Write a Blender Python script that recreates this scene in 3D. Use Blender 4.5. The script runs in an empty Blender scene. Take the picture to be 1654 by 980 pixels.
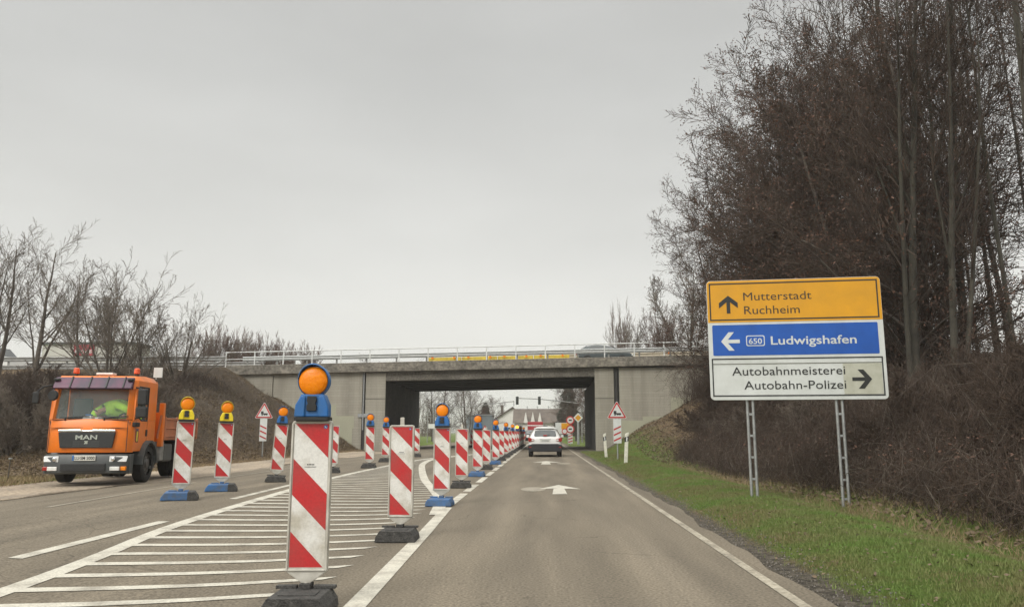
import bpy, math, random
import numpy as np
from mathutils import Vector, Matrix
D = bpy.data; C = bpy.context.scene.collection
R = math.radians; PI = math.pi
random.seed(7)

# ------------------------------------------------------------------ camera, world, sun, exposure
scn = bpy.context.scene
cam = D.cameras.new('camera'); camo = D.objects.new('camera', cam); C.objects.link(camo)
cam.sensor_width = 36; cam.lens = 36*1250/1654; cam.clip_start = .05; cam.clip_end = 5000
camo.location = (0, 0, 1.15); camo.rotation_euler = (R(90+9.447), 0, R(2.305))
scn.camera = camo
w = D.worlds.new('World'); scn.world = w; w.use_nodes = True
nt = w.node_tree; nt.nodes.clear()
def N(nt, t, **k):
    n = nt.nodes.new(t)
    for a, b in k.items(): setattr(n, a, b)
    return n
out = N(nt, 'ShaderNodeOutputWorld'); bg = N(nt, 'ShaderNodeBackground')
sky = N(nt, 'ShaderNodeTexSky'); sky.sky_type = 'NISHITA'; sky.sun_disc = False
sky.sun_elevation = R(38); sky.sun_rotation = R(-150); sky.dust_density = 6; sky.air_density = 1; sky.ozone_density = 1
hs = N(nt, 'ShaderNodeHueSaturation'); hs.inputs['Saturation'].default_value = .0
# cloud deck: soft grey overcast with slow variation by direction
tc = N(nt, 'ShaderNodeTexCoord'); mp = N(nt, 'ShaderNodeMapping'); mp.inputs['Scale'].default_value = (1, 1, 3.2)
nz = N(nt, 'ShaderNodeTexNoise'); nz.inputs['Scale'].default_value = 1.6; nz.inputs['Detail'].default_value = 5; nz.inputs['Roughness'].default_value = .5
sep = N(nt, 'ShaderNodeSeparateXYZ')
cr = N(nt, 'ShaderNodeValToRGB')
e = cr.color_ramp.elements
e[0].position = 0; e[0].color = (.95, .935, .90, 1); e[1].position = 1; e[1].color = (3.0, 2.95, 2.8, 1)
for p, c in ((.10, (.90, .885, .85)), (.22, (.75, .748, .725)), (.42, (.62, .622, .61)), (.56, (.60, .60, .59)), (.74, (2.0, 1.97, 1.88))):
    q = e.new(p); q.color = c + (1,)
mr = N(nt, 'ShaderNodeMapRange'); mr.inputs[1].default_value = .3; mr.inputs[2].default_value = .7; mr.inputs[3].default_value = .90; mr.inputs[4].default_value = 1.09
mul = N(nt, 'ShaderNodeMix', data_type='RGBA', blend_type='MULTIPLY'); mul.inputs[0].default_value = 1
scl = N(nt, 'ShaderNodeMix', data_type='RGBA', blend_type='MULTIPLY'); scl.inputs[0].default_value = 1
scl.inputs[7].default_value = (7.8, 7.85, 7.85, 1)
mix = N(nt, 'ShaderNodeMix', data_type='RGBA'); mix.inputs[0].default_value = .85
L = nt.links.new
L(sky.outputs[0], hs.inputs['Color']); L(tc.outputs['Generated'], mp.inputs[0]); L(mp.outputs[0], nz.inputs[0])
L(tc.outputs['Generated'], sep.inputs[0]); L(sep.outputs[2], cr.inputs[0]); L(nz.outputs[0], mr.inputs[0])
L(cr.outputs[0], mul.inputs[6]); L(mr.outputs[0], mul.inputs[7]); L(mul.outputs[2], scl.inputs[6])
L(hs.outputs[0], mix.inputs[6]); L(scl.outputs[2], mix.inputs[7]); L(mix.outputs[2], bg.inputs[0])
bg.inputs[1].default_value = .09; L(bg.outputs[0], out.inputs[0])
sun = D.lights.new('sun', 'SUN'); sun.energy = 1.4; sun.angle = R(25); sun.color = (1, .96, .9)
suno = D.objects.new('sun', sun); C.objects.link(suno); suno.rotation_euler = (R(52), 0, R(-30))
scn.view_settings.view_transform = 'Standard'; scn.view_settings.look = 'None'
scn.view_settings.exposure = 0.52; scn.view_settings.gamma = 1

# ------------------------------------------------------------------ materials
def mat(name, col, rough=.6, metal=0, var=.12, scale=8, bump=0, col2=None, stretch=(1, 1, 1), emit=None, spec=.5, thr=None, coord='Object', detail=6, fine=0, rand=False, fs=.4):
    m = D.materials.new(name); m.use_nodes = True; t = m.node_tree; b = t.nodes['Principled BSDF']
    b.inputs['Roughness'].default_value = rough; b.inputs['Metallic'].default_value = metal
    b.inputs['Specular IOR Level'].default_value = spec
    c2 = col2 or tuple(max(0, x*(1-var*2)) for x in col)
    tc = N(t, 'ShaderNodeTexCoord'); mp = N(t, 'ShaderNodeMapping'); mp.inputs['Scale'].default_value = stretch
    n = N(t, 'ShaderNodeTexNoise'); n.inputs['Scale'].default_value = scale; n.inputs['Detail'].default_value = detail; n.inputs['Roughness'].default_value = .62
    r = N(t, 'ShaderNodeValToRGB'); lo, hi = thr or (.34, .66)
    r.color_ramp.elements[0].position = lo; r.color_ramp.elements[1].position = hi
    r.color_ramp.elements[0].color = c2+(1,); r.color_ramp.elements[1].color = tuple(col)+(1,)
    l = t.links.new
    l(tc.outputs[coord], mp.inputs[0]); l(mp.outputs[0], n.inputs[0]); l(n.outputs[0], r.inputs[0])
    if rand:
        oi = N(t, 'ShaderNodeObjectInfo'); mu = N(t, 'ShaderNodeMath', operation='MULTIPLY'); mu.inputs[1].default_value = 57; l(oi.outputs['Random'], mu.inputs[0]); l(mu.outputs[0], mp.inputs['Location'])
    colout = r.outputs[0]
    if fine:
        n2 = N(t, 'ShaderNodeTexNoise'); n2.inputs['Scale'].default_value = fine; n2.inputs['Detail'].default_value = 3
        l(tc.outputs[coord], n2.inputs[0])
        m2 = N(t, 'ShaderNodeMapRange'); m2.inputs[1].default_value = .3; m2.inputs[2].default_value = .7; m2.inputs[3].default_value = 1-fs; m2.inputs[4].default_value = 1+fs
        l(n2.outputs[0], m2.inputs[0])
        mm = N(t, 'ShaderNodeMix', data_type='RGBA', blend_type='MULTIPLY'); mm.inputs[0].default_value = 1
        l(colout, mm.inputs[6]); l(m2.outputs[0], mm.inputs[7]); colout = mm.outputs[2]
    l(colout, b.inputs['Base Color'])
    if bump:
        bp = N(t, 'ShaderNodeBump'); bp.inputs['Strength'].default_value = bump; bp.inputs['Distance'].default_value = .02
        src = n2 if fine else n
        l(src.outputs[0], bp.inputs['Height']); l(bp.outputs[0], b.inputs['Normal'])
    if emit:
        b.inputs['Emission Color'].default_value = tuple(emit[0])+(1,); b.inputs['Emission Strength'].default_value = emit[1]
    return m
def glass(name, col=(.05, .06, .06), rough=.06, alpha=1):
    m = mat(name, col, rough, 0, .05, 2, spec=.7); b = m.node_tree.nodes['Principled BSDF']
    b.inputs['Coat Weight'].default_value = .5
    if alpha < 1: b.inputs['Alpha'].default_value = alpha
    return m
M = {}
M['white'] = mat('beacon_white', (.66, .65, .61), .5, 0, .10, 4.5, col2=(.44, .41, .34), thr=(.33, .56), rand=True, fine=70, fs=.08)
M['frame'] = mat('frame_plastic', (.54, .52, .46), .55, 0, .2, 6, col2=(.34, .32, .27), rand=True)
M['red'] = mat('red_sheeting', (.46, .017, .02), .45, 0, .12, 4, col2=(.36, .045, .04), thr=(.33, .6), rand=True, fine=60, fs=.10)
M['orange_lens'] = mat('amber_lens', (.84, .25, .001), .3, 0, .1, 30, spec=.35, col2=(.74, .19, .0), bump=.3)
M['amber_lit'] = mat('amber_lens_lit', (.9, .25, .02), .3, emit=((1, .25, .02), 4))
M['red_lit'] = mat('red_lamp_lit', (.6, .02, .01), .3, emit=((1, .05, .02), 5))
M['blue'] = mat('blue_plastic', (.012, .12, .37), .45, 0, .15, 10, col2=(.03, .11, .26), rand=True)
M['yellow_pl'] = mat('yellow_plastic', (.80, .62, .02), .42, 0, .1, 10)
M['black'] = mat('black_rubber', (.022, .022, .022), .7, 0, .2, 12, bump=.2)
M['rubber'] = mat('recycled_rubber', (.075, .072, .066), .85, 0, .3, 20, bump=.7, col2=(.035, .034, .032), fine=90)
M['bluefoot'] = mat('blue_foot_paint', (.03, .13, .33), .65, 0, .2, 9, bump=.3, col2=(.07, .10, .15), rand=True)
M['galv'] = mat('galvanised_steel', (.42, .43, .42), .45, .6, .15, 12)
M['galv2'] = mat('weathered_guardrail', (.30, .30, .285), .6, .3, .2, 5)
M['rail_white'] = mat('white_railing_paint', (.70, .71, .69), .5, 0, .15, 4)
M['yellow_b'] = mat('yellow_barrier', (.62, .46, .04), .55, 0, .2, 3)
M['asphalt'] = mat('asphalt', (.180, .152, .112), .85, 0, .1, .9, bump=.5, col2=(.140, .119, .089), stretch=(1.6, .12, 1), fine=45, spec=.25)
M['paint'] = mat('road_paint', (.50, .475, .40), .65, 0, .15, 3.5, bump=.2, col2=(.27, .245, .20), thr=(.30, .55), fine=60, fs=.22)
M['oldpaint'] = mat('worn_road_paint', (.30, .27, .21), .75, 0, .15, 5, col2=(.20, .175, .135), fine=50, fs=.2)
M['bark'] = mat('bark_brown', (.12, .10, .08), .9, 0, .2, 4, col2=(.07, .058, .046))
M['bark_g'] = mat('bark_green', (.070, .063, .046), .9, 0, .2, 2, col2=(.038, .034, .026))
M['twig'] = mat('twig_dark', (.080, .053, .036), .9, 0, .2, 2, col2=(.044, .030, .022))
M['twig_red'] = mat('twig_red', (.16, .10, .078), .9, 0, .2, 1, col2=(.10, .065, .05))
M['twig_l'] = mat('twig_light', (.17, .14, .11), .9, 0, .2, 2, col2=(.10, .08, .062))
M['seed'] = mat('dry_leaf_red', (.135, .066, .040), .8, 0, .2, .6, col2=(.07, .038, .026))
M['concrete_d'] = mat('concrete_dark', (.17, .155, .13), .9, 0, .2, .7, bump=.4, col2=(.085, .078, .064), fine=9)
M['fascia'] = mat('fascia_concrete', (.22, .20, .165), .9, 0, .2, 1.3, bump=.6, col2=(.11, .10, .082), stretch=(1, 1, 2.5), fine=7)
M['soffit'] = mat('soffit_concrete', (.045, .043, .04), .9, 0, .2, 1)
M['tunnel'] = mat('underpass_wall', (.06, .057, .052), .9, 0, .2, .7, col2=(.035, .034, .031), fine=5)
M['grafcover'] = mat('overpainted_patch', (.36, .355, .265), .9, 0, .05, .8)
M['orange'] = mat('municipal_orange', (.80, .19, .012), .38, 0, .06, 2.2, col2=(.62, .17, .03), thr=(.3, .55), spec=.5)
M['orange_d'] = mat('dusty_orange', (.50, .17, .07), .65, 0, .2, 3, col2=(.36, .14, .075))
M['greyp'] = mat('grey_bumper', (.075, .082, .082), .5, 0, .15, 3)
M['visor'] = mat('purple_visor', (.12, .035, .075), .25, 0, .2, 2, col2=(.045, .03, .055))
M['chrome'] = mat('chrome', (.75, .75, .75), .18, 1, .05, 3)
M['grille'] = mat('grille_black', (.025, .027, .028), .5, 0, .2, 20)
M['headlamp'] = mat('headlamp_glass', (.78, .79, .78), .15, 0, .12, 30)
M['whitelens'] = mat('white_lens', (.75, .75, .72), .2)
M['redlens'] = mat('red_lens', (.35, .02, .015), .2)
M['glass_dark'] = glass('dark_glass', (.03, .036, .036))
M['glass_ws'] = glass('windscreen_glass', (.35, .42, .40), .04, .22)
M['tyre'] = mat('tyre_rubber', (.018, .018, .018), .85, 0, .3, 6)
M['rim'] = mat('rim_steel', (.12, .115, .11), .5, .4, .2, 6)
M['hivis'] = mat('hi_vis_cloth', (.50, .85, .04), .8, 0, .2, 9, col2=(.33, .66, .03))
M['skin'] = mat('skin', (.45, .25, .17), .6)
M['hair'] = mat('hair_dark', (.04, .03, .02), .8)
M['seatc'] = mat('seat_cloth', (.05, .05, .055), .9)
M['dash'] = mat('dashboard', (.06, .06, .065), .8)
M['carwhite'] = mat('white_car_paint', (.72, .72, .70), .25, 0, .02, 1, spec=.6)
M['cardark'] = mat('dark_teal_paint', (.06, .075, .078), .25, 0, .05, 1, spec=.6)
M['carblack'] = mat('black_paint', (.025, .026, .03), .25, 0, .05, 1)
M['redpaint'] = mat('red_lorry_paint', (.36, .02, .03), .4, 0, .1, 1)
M['plate'] = mat('number_plate', (.62, .62, .56), .5, 0, .1, 6)
M['ink'] = mat('black_ink', (.02, .022, .02), .6)
M['ink2'] = mat('brown_ink', (.045, .03, .015), .6)
M['sign_y'] = mat('sign_yellow', (.66, .31, .004), .5, 0, .1, 2.5, col2=(.56, .27, .008))
M['sign_b'] = mat('sign_blue', (.006, .085, .40), .5, 0, .1, 2.5)
M['sign_w'] = mat('sign_white', (.60, .62, .60), .5, 0, .1, 2.5, col2=(.50, .52, .49))
M['sign_dirty'] = mat('sign_sun_worn', (.46, .46, .38), .5, 0, .15, 7, col2=(.38, .38, .30))
M['wallwhite'] = mat('white_render', (.66, .65, .60), .85, 0, .08, .5)
M['roof'] = mat('roof_tiles', (.13, .105, .085), .85, 0, .2, .8, bump=.5)
M['shedblue'] = mat('blue_grey_shed', (.21, .25, .27), .7, 0, .1, .5)
M['hall'] = mat('pale_hall_cladding', (.52, .50, .46), .8, 0, .1, .4)
M['signalgreen'] = mat('signal_housing', (.02, .03, .025), .6)
M['sheetgrey'] = mat('sign_back_grey', (.33, .34, .34), .6, .3)
M['cream'] = mat('delineator_white', (.70, .68, .58), .5, 0, .12, 8)
M['grassblade'] = mat('grass_blade', (.105, .175, .03), .8, 0, .2, .7, col2=(.165, .135, .06), thr=(.38, .62))
M['straw'] = mat('dry_straw', (.28, .21, .11), .85, 0, .2, 1.5, col2=(.17, .125, .065))
M['leaflit'] = mat('fallen_leaf', (.17, .122, .076), .85, 0, .2, 1.4, col2=(.09, .066, .043))
M['needle'] = mat('conifer_needles', (.035, .042, .026), .85, 0, .2, .8)

def asphalt_detail(m):
    t = m.node_tree; l = t.links.new; b = t.nodes['Principled BSDF']; src = b.inputs['Base Color'].links[0].from_socket
    tc = N(t, 'ShaderNodeTexCoord'); sx = N(t, 'ShaderNodeSeparateXYZ'); l(tc.outputs['Object'], sx.inputs[0])
    def mth(op, a, b_=None):
        n = N(t, 'ShaderNodeMath', operation=op)
        for i, v in enumerate((a, b_)):
            if v is None: continue
            if isinstance(v, (int, float)): n.inputs[i].default_value = v
            else: l(v, n.inputs[i])
        return n.outputs[0]
    # polished wheel tracks along the lanes (lane centre x=.2, wheels +-.75) and an oil-dark middle
    tr = mth('ABSOLUTE', mth('SUBTRACT', mth('ABSOLUTE', mth('SUBTRACT', sx.outputs[0], .2)), .78))
    mr = N(t, 'ShaderNodeMapRange'); l(tr, mr.inputs[0]); mr.interpolation_type = 'SMOOTHSTEP'; mr.inputs[1].default_value = .0; mr.inputs[2].default_value = .42; mr.inputs[3].default_value = 1.10; mr.inputs[4].default_value = .95
    st = N(t, 'ShaderNodeTexNoise'); st.inputs['Scale'].default_value = 1; st.inputs['Detail'].default_value = 5; mp = N(t, 'ShaderNodeMapping'); mp.inputs['Scale'].default_value = (2.2, .22, 1); l(tc.outputs['Object'], mp.inputs[0]); l(mp.outputs[0], st.inputs[0])
    m2 = N(t, 'ShaderNodeMapRange'); l(st.outputs[0], m2.inputs[0]); m2.inputs[1].default_value = .3; m2.inputs[2].default_value = .7; m2.inputs[3].default_value = .82; m2.inputs[4].default_value = 1.16
    # fine cracks
    wn = N(t, 'ShaderNodeTexNoise'); wn.inputs['Scale'].default_value = 1.7; wn.inputs['Detail'].default_value = 4; l(tc.outputs['Object'], wn.inputs[0])
    va = N(t, 'ShaderNodeMix', data_type='VECTOR'); va.inputs[0].default_value = .35; l(tc.outputs['Object'], va.inputs[4]); l(wn.outputs['Color'], va.inputs[5])
    vo = N(t, 'ShaderNodeTexVoronoi', feature='DISTANCE_TO_EDGE'); vo.inputs['Scale'].default_value = .55; l(va.outputs[1], vo.inputs[0])
    c1 = mth('LESS_THAN', vo.outputs['Distance'], .0035); pn = N(t, 'ShaderNodeTexNoise'); pn.inputs['Scale'].default_value = .35; l(tc.outputs['Object'], pn.inputs[0])
    c2 = mth('MULTIPLY', c1, mth('GREATER_THAN', pn.outputs[0], .53)); cr_ = mth('SUBTRACT', 1, mth('MULTIPLY', c2, .28))
    # drips and dark spots
    dn = N(t, 'ShaderNodeTexNoise'); dn.inputs['Scale'].default_value = 5.5; dn.inputs['Detail'].default_value = 2; l(tc.outputs['Object'], dn.inputs[0])
    dr = N(t, 'ShaderNodeMapRange'); l(dn.outputs[0], dr.inputs[0]); dr.inputs[1].default_value = .66; dr.inputs[2].default_value = .74; dr.inputs[3].default_value = 1; dr.inputs[4].default_value = .84
    f = mth('MULTIPLY', mth('MULTIPLY', mr.outputs[0], m2.outputs[0]), mth('MULTIPLY', cr_, dr.outputs[0]))
    mm = N(t, 'ShaderNodeMix', data_type='RGBA', blend_type='MULTIPLY'); mm.inputs[0].default_value = 1; l(src, mm.inputs[6]); l(f, mm.inputs[7]); l(mm.outputs[2], b.inputs['Base Color'])
asphalt_detail(M['asphalt'])
def wallmat():
    m = mat('blockwork_painted', (.36, .338, .28), .9, 0, .1, .7, col2=(.25, .233, .192), thr=(.32, .68), stretch=(2.4, 1, .22)); t = m.node_tree; l = t.links.new
    b = t.nodes['Principled BSDF']; src = b.inputs['Base Color'].links[0].from_socket
    tc = N(t, 'ShaderNodeTexCoord'); mp = N(t, 'ShaderNodeMapping'); mp.inputs['Rotation'].default_value = (R(90), 0, 0)
    br = N(t, 'ShaderNodeTexBrick'); br.inputs['Scale'].default_value = 1; br.inputs['Brick Width'].default_value = 1.4; br.inputs['Row Height'].default_value = .17
    br.inputs['Mortar Size'].default_value = .012; br.inputs['Color1'].default_value = (1, 1, 1, 1); br.inputs['Color2'].default_value = (.93, .925, .92, 1); br.inputs['Mortar'].default_value = (.84, .835, .82, 1)
    mm = N(t, 'ShaderNodeMix', data_type='RGBA', blend_type='MULTIPLY'); mm.inputs[0].default_value = 1
    l(tc.outputs['Object'], mp.inputs[0]); l(mp.outputs[0], br.inputs[0]); l(src, mm.inputs[6]); l(br.outputs[0], mm.inputs[7]); l(mm.outputs[2], b.inputs['Base Color'])
    bp = N(t, 'ShaderNodeBump'); bp.inputs['Strength'].default_value = .3; bp.inputs['Distance'].default_value = .012
    l(br.outputs[0], bp.inputs['Height']); l(bp.outputs[0], b.inputs['Normal'])
    return m
M['wall'] = wallmat()

# ------------------------------------------------------------------ mesh helpers
class MB:
    def __init__(s): s.v = []; s.f = []; s.m = []
    def add(s, vs, fs, mi=0):
        o = len(s.v); s.v += [tuple(v) for v in vs]; s.f += [tuple(i+o for i in f) for f in fs]; s.m += [mi]*len(fs); return s
    def box(s, x0, x1, y0, y1, z0, z1, mi=0, tx=1, ty=1):
        # tx, ty: taper of the top face
        cx, cy = (x0+x1)/2, (y0+y1)/2; a, b = (x1-x0)/2, (y1-y0)/2
        vs = [(cx-a, cy-b, z0), (cx+a, cy-b, z0), (cx+a, cy+b, z0), (cx-a, cy+b, z0),
              (cx-a*tx, cy-b*ty, z1), (cx+a*tx, cy-b*ty, z1), (cx+a*tx, cy+b*ty, z1), (cx-a*tx, cy+b*ty, z1)]
        return s.add(vs, [(3, 2, 1, 0), (4, 5, 6, 7), (0, 1, 5, 4), (1, 2, 6, 5), (2, 3, 7, 6), (3, 0, 4, 7)], mi)
    def tube(s, p, q, r0, r1=None, n=8, mi=0, cap=True):
        r1 = r0 if r1 is None else r1; p = Vector(p); q = Vector(q); d = (q-p).normalized()
        a = Vector((0, 0, 1)) if abs(d.z) < .9 else Vector((1, 0, 0)); u = d.cross(a).normalized(); v = d.cross(u)
        vs = []
        for c, r in ((p, r0), (q, r1)):
            for i in range(n):
                t = 2*PI*i/n; vs.append(c+u*(r*math.cos(t))+v*(r*math.sin(t)))
        fs = [(i, i+n, (i+1) % n+n, (i+1) % n) for i in range(n)]
        if cap: fs += [tuple(range(n)), tuple(range(2*n-1, n-1, -1))]
        return s.add(vs, fs, mi)
    def path(s, pts, r, n=6, mi=0):
        for a, b in zip(pts, pts[1:]): s.tube(a, b, r, r, n, mi)
        return s
    def prism(s, poly, ax, a, b, mi=0):
        """extrude 2D polygon. ax 'y': poly=(x,z) from y=a to b; 'x': poly=(y,z); 'z': poly=(x,y)"""
        f = {'y': lambda p, t: (p[0], t, p[1]), 'x': lambda p, t: (t, p[0], p[1]), 'z': lambda p, t: (p[0], p[1], t)}[ax]
        n = len(poly); vs = [f(p, a) for p in poly]+[f(p, b) for p in poly]
        fs = [tuple(range(n)), tuple(range(2*n-1, n-1, -1))]+[(i, (i+1) % n, (i+1) % n+n, i+n) for i in range(n)]
        return s.add(vs, fs, mi)
    def poly(s, pts, mi=0): return s.add(pts, [tuple(range(len(pts)))], mi)
    def disc(s, c, r, y0, y1, n=28, mi=0, dome=0):
        """disc facing -y with optional dome, centre c=(x,z)"""
        s.prism([(c[0]+r*math.cos(2*PI*i/n), c[1]+r*math.sin(2*PI*i/n)) for i in range(n)], 'y', y0, y1, mi)
        if dome:
            k = 4; vs = []; fs = []
            for j in range(k):
                rr = r*math.cos(PI/2*j/k); yy = min(y0, y1)-.0005-dome*math.sin(PI/2*j/k)
                vs += [(c[0]+rr*math.cos(2*PI*i/n), yy, c[1]+rr*math.sin(2*PI*i/n)) for i in range(n)]
            vs.append((c[0], min(y0, y1)-dome, c[1]))
            for j in range(k-1): fs += [(j*n+i, j*n+(i+1) % n, (j+1)*n+(i+1) % n, (j+1)*n+i) for i in range(n)]
            fs += [((k-1)*n+i, (k-1)*n+(i+1) % n, k*n) for i in range(n)]
            s.add(vs, fs, mi)
        return s
    def build(s, name, mats, parent=None, smooth=False, bevel=0, loc=None, seg=2):
        me = D.meshes.new(name); me.from_pydata(s.v, [], s.f)
        if not isinstance(mats, (list, tuple)): mats = [mats]
        for m in mats: me.materials.append(m)
        if len(mats) > 1: me.polygons.foreach_set('material_index', s.m)
        import bmesh
        bm = bmesh.new(); bm.from_mesh(me); bmesh.ops.recalc_face_normals(bm, faces=bm.faces); bm.to_mesh(me); bm.free()
        o = D.objects.new(name, me); C.objects.link(o)
        if parent: o.parent = parent
        if loc: o.location = loc
        if bevel:
            b = o.modifiers.new('bevel', 'BEVEL'); b.width = bevel; b.segments = seg; b.limit_method = 'ANGLE'; b.angle_limit = R(35)
        if smooth:
            me.polygons.foreach_set('use_smooth', [True]*len(me.polygons))
            try: me.set_sharp_from_angle(angle=R(38))
            except Exception: pass
        return o
def tag(o, label=None, cat=None, group=None, kind=None):
    if label: o['label'] = label
    if cat: o['category'] = cat
    if group: o['group'] = group
    if kind: o['kind'] = kind
    return o
def thing(name, label, cat, loc=(0, 0, 0), rz=0, group=None):
    o = D.objects.new(name, None); C.objects.link(o); o.location = loc; o.rotation_euler = (0, 0, rz)
    o.empty_display_size = .1
    return tag(o, label, cat, group)
KIDS = {}
def kids(o): return [c for c in D.objects if c.parent == o]
def tree_of(o): return (o, [tree_of(c) for c in kids(o)])
def dup(tr, parent=None):
    o, ch = tr; c = o.copy(); C.objects.link(c); c.parent = parent
    for k in ch: dup(k, c)
    return c
def text_mesh(name, body, mtl, parent, u, v, width, cap, place, bold=0, align='LEFT', depth=.002):
    """place(x,z)-> lettering stands on a board facing -y; u,v baseline position, width = total length, cap = capital height"""
    cu = D.curves.new(name, 'FONT'); cu.body = body; cu.size = 1; cu.offset = bold; cu.extrude = .004; cu.resolution_u = 3
    t = D.objects.new('tmp_'+name, cu); C.objects.link(t); bpy.context.view_layer.update()
    me = D.meshes.new_from_object(t.evaluated_get(bpy.context.evaluated_depsgraph_get())); D.objects.remove(t)
    co = np.empty(len(me.vertices)*3); me.vertices.foreach_get('co', co); co = co.reshape(-1, 3)
    w0, w1 = co[:, 0].min(), co[:, 0].max(); sx = width/(w1-w0); sy = cap/.73
    x = (co[:, 0]-w0)*sx+u; z = co[:, 1]*sy+v; y = -co[:, 2]*.3+place
    co = np.stack([x, y, z], 1); me.vertices.foreach_set('co', co.ravel()); me.materials.clear(); me.materials.append(mtl); me.name = name
    me.update()
    o = D.objects.new(name, me); C.objects.link(o); o.parent = parent
    return o
def np_mesh(name, V, F, mats, mi=None, parent=None, smooth=False):
    """V (n,3), F (m,k)"""
    me = D.meshes.new(name); k = F.shape[1]
    me.vertices.add(len(V)); me.vertices.foreach_set('co', np.ascontiguousarray(V, dtype=np.float32).ravel())
    me.loops.add(F.size); me.loops.foreach_set('vertex_index', np.ascontiguousarray(F, dtype=np.int32).ravel())
    me.polygons.add(len(F)); me.polygons.foreach_set('loop_start', np.arange(0, F.size, k, dtype=np.int32))
    if mi is not None: me.polygons.foreach_set('material_index', np.asarray(mi, dtype=np.int32))
    if smooth: me.polygons.foreach_set('use_smooth', np.ones(len(F), dtype=bool))
    me.update(); me.validate()
    for m in (mats if isinstance(mats, list) else [mats]): me.materials.append(m)
    if name is None: return me
    o = D.objects.new(name, me); C.objects.link(o)
    if parent: o.parent = parent
    return o
def tubes(segs, n):
    """segs array (k,8): p0 p1 r0 r1 -> V, F"""
    s = np.asarray(segs, dtype=np.float64); p = s[:, 0:3]; q = s[:, 3:6]; r0 = s[:, 6]; r1 = s[:, 7]
    d = q-p; d /= np.linalg.norm(d, axis=1)[:, None]+1e-9
    a = np.where(np.abs(d[:, 2:3]) < .9, np.array([[0, 0, 1.]]), np.array([[1., 0, 0]]))
    u = np.cross(d, a); u /= np.linalg.norm(u, axis=1)[:, None]; v = np.cross(d, u)
    t = np.arange(n)*2*PI/n; cs = np.cos(t)[None, :, None]; sn = np.sin(t)[None, :, None]
    ring = u[:, None, :]*cs+v[:, None, :]*sn
    V = np.concatenate([p[:, None]+ring*r0[:, None, None], q[:, None]+ring*r1[:, None, None]], 1).reshape(-1, 3)
    b = (np.arange(len(s))*2*n)[:, None]; i = np.arange(n)[None]; j = (i+1) % n
    F = np.stack([b+i, b+j, b+j+n, b+i+n], 2).reshape(-1, 4)
    return V, F

# ------------------------------------------------------------------ terrain
def sm(t): t = np.clip(t, 0, 1); return t*t*(3-2*t)
def smin(a, b, k=.08):
    h = np.clip(.5+.5*(b-a)/k, 0, 1); return b*(1-h)+a*h-k*h*(1-h)
def road_z(x):
    x = np.asarray(x, dtype=float)
    return .10*sm((-x-2.2)/3.3)*(1-sm((-x-6.2)/4.0))
def hill(x, y):
    x = np.asarray(x, dtype=float); y = np.asarray(y, dtype=float)
    a = (-11.75-x)/8.6; b = (y-22)/25.5; b = np.where(y > 64, 1-(y-64)/14, b)
    hl = 5.05*np.clip(smin(a, b), 0, 1)
    hl = np.where((y > 50.02), np.where(y > 64, hl, np.minimum(5.0, 5.05*np.clip(a, 0, 1))), hl)
    ar = (x-4.9-.35*np.sin(y*.35))/8.0; bb = np.where(y > 64, 1-(y-64)/14, 1); nearb = 1
    ar = np.where(y > 30, (x-4.9+1.2*sm((y-30)/18))/9.7, ar)
    hr = np.where(y < 46, 2.0+3.35*sm((y-24)/20), 5.35)*np.clip(smin(ar, bb), 0, 1)
    hr = hr + np.where(y < 40, .12*sm((x-2.1)/1.0)*(1-sm((x-3.3)/1.8))-.10*sm((x-3.6)/1.2)*(1-sm((x-5)/1)), 0)
    hr = hr - .022*(1-sm((x-2.02)/.5))*(x > -5)
    h = np.where(x < -5, hl, hr)
    n = .10*np.sin(x*1.3+y*.7)*np.sin(y*.9-x*.4)+.06*np.sin(x*2.9+1)*np.sin(y*2.3)
    return h + n*np.clip(h, 0, 1)
XS = np.unique(np.round(np.concatenate([-np.geomspace(70, 3000, 14), np.arange(-70, -24, 2), np.arange(-24, -10.9, .4), [-10.85, -10.8, -10.2, -8, -6, -4, -2, 0, 1.9, 1.96, 2.05], np.arange(2.2, 8, .2), np.arange(8, 24, .5), np.arange(24, 71, 2), np.geomspace(72, 3000, 14)]), 3))
YS = np.unique(np.round(np.concatenate([-np.geomspace(12, 500, 6), np.arange(-10, 4, 1), np.arange(4, 20, .3), np.arange(20, 49.9, .6), [49.95, 50.05], np.arange(51, 80, 1), np.arange(80, 140, 6), np.geomspace(140, 3500, 16)]), 3))
XX, YY = np.meshgrid(XS, YS)
ZZ = hill(XX, YY)
under = (XX > -10.82) & (XX < 1.93)
ZZ = np.where(under, -.04, ZZ)
nx, ny = len(XS), len(YS)
V = np.stack([XX, YY, ZZ], 2).reshape(-1, 3)
ii, jj = np.meshgrid(np.arange(nx-1), np.arange(ny-1)); b = (jj*nx+ii).ravel()
F = np.stack([b, b+1, b+1+nx, b+nx], 1)
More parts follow.
